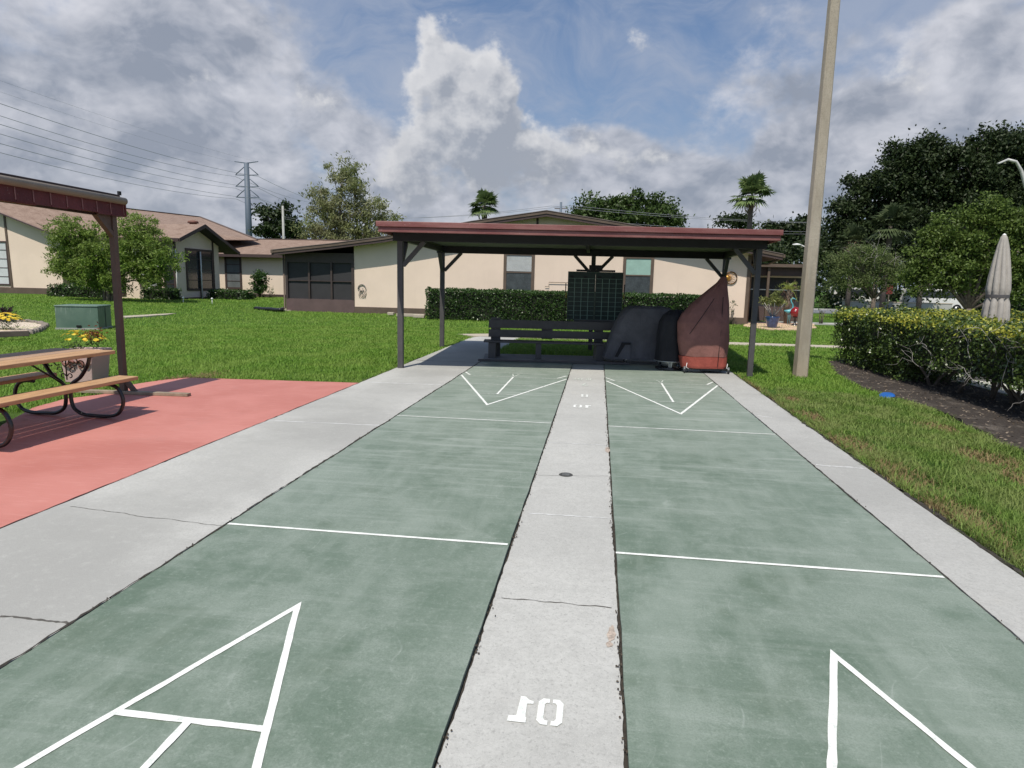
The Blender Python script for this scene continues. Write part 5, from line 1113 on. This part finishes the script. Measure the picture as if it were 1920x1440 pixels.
M_oak = leafmat('cloud_shadow_oak_leaves', (.013, .027, .009), (.048, .075, .022), .2, .55, (.036, .052, .02), .3)  # near-black leaf colour holds the cloud shadow lying over the oaks
M_mid = leafmat('mid_green_leaves', (.025, .05, .012), (.08, .13, .03), .25, .5, None, .3)
b2 = np.array([YP(520, 500, 120)[0], 120, 0.]); tree('dark_tree', b2, blobs_px([(500, 400, 20, 14), (530, 395, 22, 14), (515, 425, 36, 18), (545, 420, 24, 18), (490, 435, 24, 12), (560, 440, 24, 16)], 120, b2), (.7, .4), M_oak, 'dark round topped tree far behind the left house next to the steel tower', 1.3, 60, 3, .5, M_darkbark)
b3 = np.array([YP(1170, 500, 62)[0], 62, 0.]); tree('broad_tree', b3, blobs_px([(1115, 393, 34, 24), (1160, 385, 34, 20), (1195, 378, 20, 20), (1235, 390, 30, 22), (1150, 408, 60, 20), (1225, 410, 50, 18), (1265, 415, 25, 12), (1092, 405, 26, 14)], 62, b3), (.34, .18), M_mid, 'broad green tree behind the right slope of the low gabled roof', .7, 60, 3., .35)
b4 = np.array([YP(1380, 500, 95)[0], 95, 0.]); tree('distant_tree', b4, blobs_px([(1360, 415, 18, 8), (1380, 411, 18, 9), (1392, 420, 22, 8)], 95, b4), (.5, .25), M_oak, 'small dark treetop just above the right end of the maroon roof left of the palm', .8, 50, 2.5, .3, M_darkbark, group=None)
b5 = np.array([YP(1460, 500, 85)[0], 85, 0.]); tree('distant_tree', b5, blobs_px([(1445, 436, 30, 14), (1478, 434, 32, 20), (1512, 426, 28, 22), (1470, 465, 60, 30), (1530, 450, 30, 30)], 85, b5), (.5, .3), M_oak, 'dark leafy tree between the right palm and the tall concrete pole', 1., 60, 3., .4, M_darkbark)
# big oaks
def oak(px, lst, Y, label):
    b = np.array([YP(px, 500, Y)[0], Y, 0.]); return tree('oak_tree', b, blobs_px(lst, Y, b, .9), (.30, .17), M_oak, label, .75, 95, 3.4, .5, M_darkbark, shell=.25, group='dark oaks at the right')
oak(1850, [(1870, 275, 45, 34), (1910, 290, 50, 45), (1960, 300, 60, 60), (1840, 330, 50, 45), (1900, 370, 70, 60), (1850, 420, 60, 55), (1960, 420, 60, 70)], 58, 'tallest dark oak at the right edge of the frame behind the curved street lamp')
oak(1740, [(1720, 290, 45, 36), (1770, 300, 42, 30), (1690, 330, 44, 40), (1745, 350, 55, 50), (1790, 360, 50, 45), (1700, 400, 55, 50), (1770, 430, 60, 50)], 60, 'dark oak with a domed top in the middle of the right tree mass')
oak(1625, [(1625, 350, 34, 26), (1655, 340, 24, 22), (1600, 395, 34, 30), (1650, 400, 45, 45), (1575, 430, 30, 26), (1610, 460, 50, 40), (1560, 470, 26, 30), (1665, 470, 50, 45)], 62, 'lower dark oak whose ragged left side slopes down behind the concrete pole')
b6 = np.array([YP(1820, 540, 32)[0], 32, 0.]); M_lg = leafmat('fresh_green_leaves', (.05, .09, .016), (.16, .23, .05), .35, .5, None, .3)
tree('leafy_tree', b6, blobs_px([(1850, 400, 34, 34), (1810, 425, 45, 34), (1765, 460, 40, 30), (1870, 440, 50, 42), (1930, 440, 50, 60), (1735, 475, 30, 28), (1800, 490, 55, 40), (1880, 510, 60, 45), (1750, 520, 50, 35), (1940, 520, 50, 45)], 32, b6, .8), (.17, .08), M_lg, 'fresh green bushy tree in front of the dark oaks at right', .42, 75, 3.2, .2)
b7 = np.array([YP(1640, 540, 38)[0], 38, 0.]); M_gg = leafmat('grey_green_leaves', (.055, .095, .022), (.19, .26, .075), .35, .6, (.17, .20, .09), .3)
t7 = tree('scrubby_tree', b7, blobs_px([(1575, 490, 26, 20), (1610, 480, 32, 22), (1655, 490, 34, 24), (1590, 520, 38, 22), (1640, 520, 40, 24), (1690, 510, 28, 26)], 38, b7), (.14, .05), M_gg, 'low grey green scrubby tree with bare twigs right of the concrete pole', .42, 70, 3.0, .14)
m = MB()
for k in range(12):
    p = YP(random.uniform(1600, 1680), random.uniform(470, 515), 37.2); scraggle(m, p-b7, (random.uniform(-1, 1), 0, 1), .9, .009, 1)
m.build('bare_twigs', M_twig, t7)
# palms
M_palm = leafmat('palm_fronds', (.05, .095, .028), (.20, .27, .10), .2, .45, None, .4)
def palm(px, pyt, pyb, Y, r_px, label, nf=34, lean=0., mat=None, skirt=False, trunk=.2):
    t0_ = YP(px, pyt, Y); s = (Y-CY)/F; rr_ = r_px*s; H_ = t0_[2]-rr_*.35; th = thing('cabbage_palm', (t0_[0], Y, 0), label, 'palm tree', 'cabbage palms')
    m = MB(); m.tube([(0, 0, -.1), (lean*.3, 0, H_*.4), (0, 0, H_-.4), (0, 0, H_)], [trunk*1.1, trunk*.9, trunk*.95, trunk*.7], 10); m.build('trunk', M_bark, th)
    Vs = []; 
    for i in range(nf):
        a = i*2.399+random.uniform(-.2, .2); e = math.radians(random.uniform(-38, 82)) if i > 4 else math.radians(random.uniform(60, 88)); d = np.array([math.cos(a)*math.cos(e), math.sin(a)*math.cos(e), math.sin(e)]); Lp = rr_*random.uniform(.28, .48)
        o = np.array([0, 0, H_]); tipb = o+d*Lp; sd = np.cross(d, [0, 0, 1.]); sd /= np.linalg.norm(sd)+1e-6; up_ = np.cross(sd, d)
        w0 = .02*rr_/1.5; Vs += [o-sd*w0, o+sd*w0, tipb+sd*w0, tipb-sd*w0]
        for k in range(17):
            f_ = (k-8)/8; ang = f_*1.75; dd = d*math.cos(ang)+sd*math.sin(ang); ln = rr_*random.uniform(.50, .66)*(1-.18*abs(f_)); dd2 = dd+up_*.12*(1-abs(f_))-np.array([0, 0, .05])
            e1 = tipb+dd2*ln*.55; e2 = tipb+dd2*ln*.9-np.array([0, 0, ln*random.uniform(.08, .28)]); ww = .075*rr_; nrm = np.cross(dd, up_); nrm /= np.linalg.norm(nrm)+1e-6
            Vs += [tipb, e1+nrm*ww*.5, e2, e1-nrm*ww*.5]
    V = np.array(Vs); tri_mesh('fronds', V, np.arange(len(V)).reshape(-1, 4), mat or M_palm, th)
    if skirt:
        P = RNG.normal(size=(160, 3))*[.3, .3, .4]+[0, 0, H_-.7]; V, T = leaves(P, .7, .05, 2.5); tri_mesh('dead_fronds', V, T, simple('straw_dead_fronds', (.26, .20, .12), .9, .3, 5), th)
    return th
palm(909, 372, 415, 60, 38, 'round headed palm directly above the left part of the maroon roof', 42, trunk=.28)
palm(1411, 348, 425, 55, 48, 'tall palm with a slim trunk above the right end of the maroon roof', 38, skirt=True, trunk=.22)
M_palmd = leafmat('shaded_palm_fronds', (.028, .048, .018), (.095, .125, .055), .15, .5, None, .3)
palm(1602, 440, 540, 54, 40, 'leftmost of three dark palms before the oaks, with a pale hanging fruit cluster', 30, mat=M_palmd, skirt=True); palm(1672, 405, 540, 52, 48, 'middle and highest of three dark palms before the oaks', 30, mat=M_palmd); palm(1738, 440, 540, 54, 42, 'rightmost of three dark palms before the oaks', 28, mat=M_palmd)
# understorey and far woods
hp = [(18+i*2.6+random.uniform(-.6, .6), 57+random.uniform(0, 3), 1.2, 2.0, 1.5, random.uniform(1.4, 2.4)) for i in range(26)]+[(20+i*4, 72+random.uniform(-3, 3), 4, 4, 3, random.uniform(4, 6.)) for i in range(24)]
P = crown_pts(hp, 40, 1., 1.4, .25); V, T = leaves(P, .42, .24); tag(tri_mesh('undergrowth', V, T, M_oak), 'dark undergrowth massed beneath and behind the oaks', 'undergrowth', kind='stuff')
P = crown_pts([(x+random.uniform(-4, 4), 170+random.uniform(-15, 15), 5, 9, 6, random.uniform(5, 8)) for x in range(-260, 200, 10)], 26, 2.6, 1., .3); V, T = leaves(P, 1.6, .9); tag(tri_mesh('far_woods', V, T, M_oak), 'low dark line of woods far beyond the houses', 'woods', kind='stuff')
for px_, py_, Y_, r_, lab in ((1620, 562, 42, .9, 'round clipped dark bush left of the red sign across the road'), (1660, 566, 41, .8, 'low round bush near the road in front of the red sign'), (1585, 571, 44, .7, 'small roadside bush just right of the concrete pole'), (1700, 566, 40, .9, 'rounded dark bush just above the left end of the yellow hedge top')):
    shrub('round_bush', px_, py_, Y_, [(0, 0, r_*.55, r_, r_*.8, r_*.6)], (.16, .09), M_mid, lab, .3)

# ================================================================== POOL SIDE: parasol, fence, blue lid
p = YP(1880, 440, 9.5); um = thing('closed_parasol', (p[0]+.03, 9.5, 0), 'tall furled pale grey parasol with a dark strap standing behind the right hedge', 'parasol')
prof = [(2.70, .03), (2.66, .055), (2.5, .095), (2.2, .145), (1.9, .185), (1.68, .200), (1.62, .182), (1.54, .182), (1.45, .210), (1.2, .225), (1.02, .22)]
vs = []; n = 96; K_ = 9
zz_ = np.linspace(2.70, 1.0, 40)
for i, z in enumerate(zz_):
    r_ = np.interp(z, [q[0] for q in prof[::-1]], [q[1] for q in prof[::-1]]); fz_ = min(1, (2.72-z)*2.2)
    for k in range(n):
        a = 2*math.pi*k/n; fold = abs(math.sin(a*K_/2+.35*math.sin(z*3)))**.6; rr2 = r_*(1-.30*fz_*(1-fold)); zz2 = z-(.10*fold if i == 39 else 0)
        vs.append((rr2*math.cos(a)+.02*(2.7-z), rr2*math.sin(a), zz2))
m = MB(); m.add(vs, [(i*n+k, i*n+(k+1) % n, (i+1)*n+(k+1) % n, (i+1)*n+k) for i in range(39) for k in range(n)], 0, True); cn = m.build('canopy', fabric('pale_grey_canvas', (.36, .335, .305), .1), um)
m = MB(); m.lathe((.02, 0, 1.555), [(.186, 0), (.188, .03), (.186, .06)], 32); m.build('strap', M_charcoal, cn)
m = MB(); m.tube([(.02, 0, 0), (.02, 0, 2.6)], .022, 10); m.build('pole', M_metal, um)
m = MB(); m.lathe((0, 0, 2.68), [(.03, 0), (.028, .03), (.0, .05)], 12); m.build('finial', M_white, um)
m = MB(); m.lathe((.02, 0, 0), [(.28, .015), (.27, .06), (.05, .08), (.03, .3)], 24); m.build('base', M_charcoal, um)
fe = thing('chain_link_fence', (7.32, 3, 0), 'low galvanised chain link fence between the right hedge and the pool deck', 'fence')
m = MB(); [m.tube([(0, y, 0), (0, y, 1.08)], .025, 8) for y in (0, 2.6, 5.2, 7.8)]; [m.tube([(x, 7.8, 0), (x, 7.8, 1.08)], .025, 8) for x in (2.5, 5, 7.5, 10)]; m.build('fence_post', M_metal, fe)
m = MB(); m.tube([(0, -3, 1.06), (0, 7.8, 1.06)], .02, 8); m.tube([(0, 7.8, 1.06), (10, 7.8, 1.06)], .02, 8); m.build('top_rail', M_metal, fe)
m = MB(); st = .11; Hf = 1.04; nn_ = 6
for s_, (ax0, L_) in ((1, (-1, 10)), (-1, (-1, 10))):
    for k in range(int((L_+Hf)/st)):
        y_s = -1+k*st
        a_ = (y_s, .02); b_ = (y_s-s_*0, 0)
        if s_ > 0: p1, p2 = (y_s-Hf, .02), (y_s, Hf)
        else: p1, p2 = (y_s, .02), (y_s-Hf, Hf)
        m.tube([(0, min(7.8, p1[0]), p1[1]), (0, min(7.8, p2[0]), p2[1])], .0028, 3, cap=False)
m.build('wire_mesh', M_metal, fe)
a, b = G(1655, 738), G(1682, 748); bd_ = thing('blue_disc', ((a[0]+b[0])/2-.04, (a[1]+b[1])/2, -.02), 'bright blue plastic disc half hidden at the grass edge of the mulch bed', 'disc')
M_blue = simple('bright_blue_plastic', (.015, .10, .36), .35, .1)
m = MB(); m.lathe((0, 0, .02), [(0, .030), (.08, .029), (.105, .022), (.118, .005), (.114, 0)], 28); o_ = m.build('disc', M_blue, bd_); o_.rotation_euler = (R(14), R(-12), 0)

# ================================================================== GARDEN BITS RIGHT OF THE CREAM HOUSE
sb_ = flat('sand_bed', [(1395, 612), (1440, 618), (1500, 619), (1530, 615), (1525, 606), (1470, 603), (1400, 604)], .015, simple('pinkish_sand', (.60, .42, .30), .95, .25, 10))
c = G(1447, 615); pp = thing('potted_croton', (c[0], c[1], .015), 'spiky leafed plant in a cobalt blue glazed pot on the sand bed', 'potted plant')
m = MB(); m.lathe((0, 0, 0), [(.17, 0), (.19, .02), (.26, .30), (.30, .44), (.31, .47), (.27, .47), (.25, .4), (0, .38)], 24); m.build('pot', simple('cobalt_glaze', (.02, .06, .17), .15, .4, 8, spec=.8), pp)
m = MB(); [m.tube([(0, 0, .38), (.25*math.cos(a), .25*math.sin(a), .75), (.5*math.cos(a), .4*math.sin(a), 1.05)], [.025, .018, .012], 6) for a in np.linspace(0, 5.5, 7)]; m.build('stem', M_twig, pp)
P = crown_pts([(.35*math.cos(a), .3*math.sin(a), 1.12, .32, .28, .22) for a in np.linspace(0, 5.2, 6)]+[(0, 0, 1.35, .3, .3, .2)], 20, .2, 1.1, .2); V, T = leaves(P, .20, .045, -.3); tri_mesh('foliage', V, T, leafmat('variegated_leaves', (.04, .07, .02), (.30, .32, .10), .3), pp)
c = YP(1476, 600, 29.2); yp_ = thing('young_palm', (c[0], 29.2, 0), 'young palm with bright arching fronds and shaggy trunk by the screened back porch', 'palm tree')
m = MB(); m.tube([(0, 0, 0), (0, .02, .8), (0, 0, 1.65)], [.16, .19, .12], 10); m.build('trunk', M_bark, yp_)
Vs = []
for i in range(22):
    a = i*2.4; e = random.uniform(.1, 1.3); d = np.array([math.cos(a)*math.cos(e), math.sin(a)*math.cos(e), math.sin(e)]); prev = np.array([0, 0, 1.6])
    for k in range(7):
        q = np.array([0, 0, 1.6])+d*.15*(k+1)-np.array([0, 0, .014*(k+1)**2]); sd = np.cross(d, [0, 0, 1]); sd /= np.linalg.norm(sd)
        for s_ in (-1, 1): tq = q+sd*s_*.16*(1-k*.08)+d*.1; Vs += [q, q+d*.02, tq, q-d*.02]
        Vs += [prev-sd*.008, prev+sd*.008, q+sd*.006, q-sd*.006]; prev = q
V = np.array(Vs); tri_mesh('fronds', V, np.arange(len(V)).reshape(-1, 4), leafmat('young_fronds', (.16, .22, .04), (.36, .42, .10), .4), yp_)
P = RNG.normal(size=(220, 3))*[.17, .17, .42]+[0, 0, 1.0]; V, T = leaves(P, .35, .03, 1.5); tri_mesh('dead_fronds', V, T, simple('brown_dead_fronds', (.16, .10, .07), .9, .3), yp_)
c = YP(1478, 600, 28.2); bs = thing('bird_statue', (c[0], 28.2, .0), 'slender turquoise garden bird statue with a curved neck beside the young palm', 'statue')
M_turq = simple('turquoise_metal', (.10, .36, .42), .4, .2, 8)
m = MB(); m.tube([(-.22, 0, .66), (-.05, 0, .62), (.10, 0, .66), (.17, 0, .78), (.14, 0, .95), (.06, 0, 1.08), (.05, 0, 1.18), (.11, 0, 1.24), (.17, 0, 1.22), (.30, 0, 1.17)], [.02, .09, .09, .045, .03, .028, .03, .042, .03, .006], 10); m.build('body', M_turq, bs)
for x in (-.03, .05): m = MB(); m.tube([(x, 0, .58), (x+.02, .01, .3), (x, 0, 0)], .012, 6); m.build('leg', M_turq, bs)
c = YP(1490, 606, 27.6); rs_ = thing('red_ornament', (c[0], 27.6, 0), 'round dark red garden ornament with a white spot beside the concrete pole', 'ornament')
m = MB(); m.lathe((0, 0, .62), [(.0, .24), (.10, .22), (.2, .12), (.24, 0), (.2, -.13), (.08, -.22), (0, -.24)], 20); m.build('globe', simple('glossy_red', (.22, .015, .02), .2, .1), rs_)
m = MB(); m.lathe((0, 0, 0), [(.16, 0), (.14, .05), (.05, .1), (.05, .35), (.12, .40), (.08, .42)], 16); m.build('stand', M_blackmetal, rs_)
m = MB(); m.lathe((-.08, -.21, .68), [(0, .03), (.03, 0), (0, -.03)], 10); m.build('spot', M_white, rs_)
shrub('shrub', 1540, 597, 30, [(0, 0, .7, .35, .35, .5)], (.12, .06), M_mid, 'narrow green bush peeking out right of the concrete pole', dens=1.)

# ================================================================== FAR OBJECTS: tower, cables, poles, lamps, vehicles
T0 = YP(462, 306, 200); tw_ = thing('transmission_tower', (T0[0], 200, 0), 'tall blue grey steel transmission tower with three pairs of cross arms on the skyline', 'pylon')
m = MB(); m.tube([(0, 0, 0), (0, 0, T0[2])], [1.2, .75], 12); m.build('mast', M_steel, tw_)
for k, py in enumerate((306, 328, 350, 370)):
    z = YP(462, py, 200)[2]; m = MB()
    for s in (-1, 1):
        m.bar((0, 0, z-.1 if k else z), (s*4.0, 0, z if k else z+.5), .38, .30, w2=.25, d2=.2)
        if k: m.tube([(s*.3, 0, z+2.9), (s*3.7, 0, z+.2)], .14, 6)
    m.build('cross_arm', M_steel, tw_)
def cable(pts, r, label, group, name='power_cable', mat=None):
    o = thing(name, pts[0], label, 'cable', group); m = MB(); m.tube(pts, r, 5, cap=False); m.build('cable', mat or M_wire, o, root=o); return o
def span(A, B, t1, c, n=30): A = np.array(A, float); B = np.array(B, float); return [A+(B-A)*t*t1/n*1.0+np.array([0, 0, c*(t*t1/n)*(t*t1/n-1)]) for t in range(n+1)]
PX0 = {328: (217, 194), 350: (251, 233), 370: (286, 269)}; nm = {328: 'top', 350: 'middle', 370: 'lowest'}
for py, (yl, yr) in PX0.items():
    z = YP(462, py, 200)[2]-.5
    cable(span((T0[0]-4, 200, z), YP(0, yl, 100), 1.5, 5), .045, 'lower cable of the %s pair running left from the tower' % nm[py], 'high voltage cables left of the tower')
    cable(span((T0[0]+4, 200, z), YP(0, yr, 90.5), 1.5, 5), .045, 'upper cable of the %s pair running left from the tower' % nm[py], 'high voltage cables left of the tower')
    for s in (-4, 4): cable(span((T0[0]+s, 200, z), (YP(600, py+52, 360)[0]+s, 360, YP(600, py+52, 360)[2]), 1.3, 5), .06, 'thin %s level cable running right from the tower on its %s side' % (nm[py], 'near' if s > 0 else 'far'), 'high voltage cables right of the tower')
for s, y_, Yb_ in ((-4, 172, 100), (4, 151, 90.5)): cable(span((T0[0]+s, 200, T0[2]+.4), YP(0, y_, Yb_), 1.5, 3), .015, 'very thin shield wire %s above the power cables' % ('uppermost' if s > 0 else 'second uppermost'), 'shield wires')
UP = []
for px_, py_, Y_, r_, lab, bpy_ in ((1052, 379, 50, .09, 'dark utility pole tip just showing behind the ridge of the low gabled roof', 500), (530, 386, 92, .16, 'pale grey utility pole in front of the dark tree behind the left house', 500)):
    p = YP(px_, py_, Y_); u_o = thing('utility_pole', (p[0], Y_, 0), lab, 'utility pole'); m = MB(); m.tube([(0, 0, 0), (0, 0, p[2])], [r_*1.5, r_], 8); m.build('shaft', M_steel if px_ > 600 else M_path, u_o)
    m = MB(); m.bar((-.5, 0, p[2]-.5), (.5, 0, p[2]-.5), .06, .06); m.build('crossarm', M_bark, u_o); UP.append(p)
pr = YP(1640, 412, 78)
M_wl = simple('pale_cable', (.30, .31, .33), .5, .1)
for i, (dx, dz) in enumerate(((-.8, -.3), (.8, -.25), (0, -1.2), (.3, -1.45))):
    A = UP[0]+np.array([dx, 0, dz]); Bl = UP[1]+np.array([dx, 0, dz*1.3]); Br = pr+np.array([dx, 0, dz])
    od_ = ('first', 'second', 'third', 'lowest')[i]
    cable([A+(Bl-A)*t/24+np.array([0, 0, -1.2*4*(t/24)*(1-t/24)]) for t in range(25)], .015, '%s pale overhead wire from the roof ridge pole to the left' % od_, 'thin wires above the maroon roof', mat=M_wl)
    cable([A+(Br-A)*t/24+np.array([0, 0, -.5*4*(t/24)*(1-t/24)]) for t in range(25)], .015, '%s pale overhead wire from the roof ridge pole to the right' % od_, 'thin wires above the maroon roof', mat=M_wl)
l1 = thing('street_lamp', (17.9, 25, 0), 'curved white street lamp arm at the right frame edge before the dark oaks', 'street lamp')
q = [YP(*v, 25) for v in ((1889, 299), (1905, 303), (1915, 320), (1923, 350))]
m = MB(); m.tube([(p[0]-17.9, 0, p[2]) for p in q]+[(-.35, 0, 4.6), (0, 0, 3.2), (0, 0, 0)], [.05, .055, .06, .065, .07, .08, .10], 10); m.build('mast', simple('pale_lamp_metal', (.50, .50, .48), .45, .1), l1)
a, b = YP(1871, 307, 25), YP(1890, 299, 25); m = MB(); m.bar((a[0]-17.9, 0, a[2]), (b[0]-17.9, 0, b[2]), .12, .06, w2=.10, d2=.08); m.build('lamp_head', MATS['pale_lamp_metal'], l1, bevel=.02)
a = YP(1517, 463, 42); l2 = thing('street_lamp', (a[0], 42, 0), 'small distant white lamp head just left of the concrete pole', 'street lamp')
m = MB(); m.tube([(0, 0, 0), (0, 0, a[2]-.1), (-.55, 0, a[2]+.12)], .05, 8); m.build('mast', MATS['pale_lamp_metal'], l2)
m = MB(); m.lathe((-.78, 0, a[2]+.13), [(0, .09), (.2, .05), (.28, 0), (.2, -.05), (0, -.06)], 16, sx=1.1, sy=.6); m.build('lamp_head', M_white, l2)
def van(px, py, Y, label):
    c = YP(px, py, Y); v = thing('parked_van', (c[0], Y, 0), label, 'van', 'white vehicles under the trees')
    m = MB(); prof_ = [(-2.4, .35), (2.3, .35), (2.45, .9), (1.9, 1.15), (1.3, 1.95), (-2.3, 2.0), (-2.45, 1.0)]; m.slab([(x, -.9, z) for x, z in prof_], (0, 1.8, 0)); m.build('body', M_white, v, bevel=.06)
    m = MB(); m.slab([(-2.1, -.915, 1.25), (1.55, -.915, 1.25), (1.2, -.915, 1.82), (-2.1, -.915, 1.82)], (0, .012, 0)); m.build('side_window', M_glass, v)
    for x in (-1.5, 1.5):
        m = MB(); m.tube([(x, -.93, .36), (x, -.70, .36)], .36, 20, smooth=False); w_ = m.build('wheel', M_blackmetal, v); m = MB(); m.tube([(x, -.94, .36), (x, -.931, .36)], .2, 14); m.build('rim', M_metal, w_)
van(1610, 545, 60, 'white van parked under trees just right of the concrete pole'); van(1752, 550, 58, 'white van glimpsed between trunks above the middle of the yellow hedge')
c = YP(1668, 543, 46); rsn = thing('red_sign', (c[0], 46, 0), 'small red sign on a post in front of the dark trees', 'sign')
m = MB(); m.box(-.2, .2, -.03, 0, c[2]-.32, c[2]+.32); m.build('sign_board', simple('red_sign_paint', (.20, .03, .035), .5, .1), rsn, bevel=.02); m = MB(); m.tube([(0, .03, 0), (0, .03, c[2]+.4)], .04, 8); m.build('post', M_bark, rsn)
for px_, lab in ((1690, 'bare trunk of a young tree left of the leafy tree'), (1650, 'pale slim trunk beneath the scrubby tree')): pass
# low white wall across the road
c0_, c1_ = YP(1650, 555, 56), YP(1690, 555, 56); fw = thing('low_wall', (c0_[0], 55.8, 0), 'low grey wall across the road beneath the scrubby tree', 'wall'); m = MB(); m.box(-3, c1_[0]-c0_[0]+4, 0, .2, 0, .75); m.build('wall', M_path, fw)
m = MB(); m.box(-3.05, c1_[0]-c0_[0]+4.05, -.03, .23, .752, .83); m.build('coping', M_sidewalk, fw)
# yard solar lights
for px_, py_, lab in ((344, 568, 'thin white garden stake light at the base of the double gable window'), (398, 570, 'thin white garden stake light before the low hedge at the wing')):
    c = G(px_, py_, .2); g_ = thing('garden_light', (c[0], c[1], .15), lab, 'garden light'); m = MB(); m.tube([(0, 0, 0), (0, 0, .3)], .02, 6); m.build('stake', M_white, g_); m = MB(); m.lathe((0, 0, .3), [(.05, 0), (.06, .04), (0, .09)], 10); m.build('cap', M_white, g_)
C.render.engine = 'CYCLES'
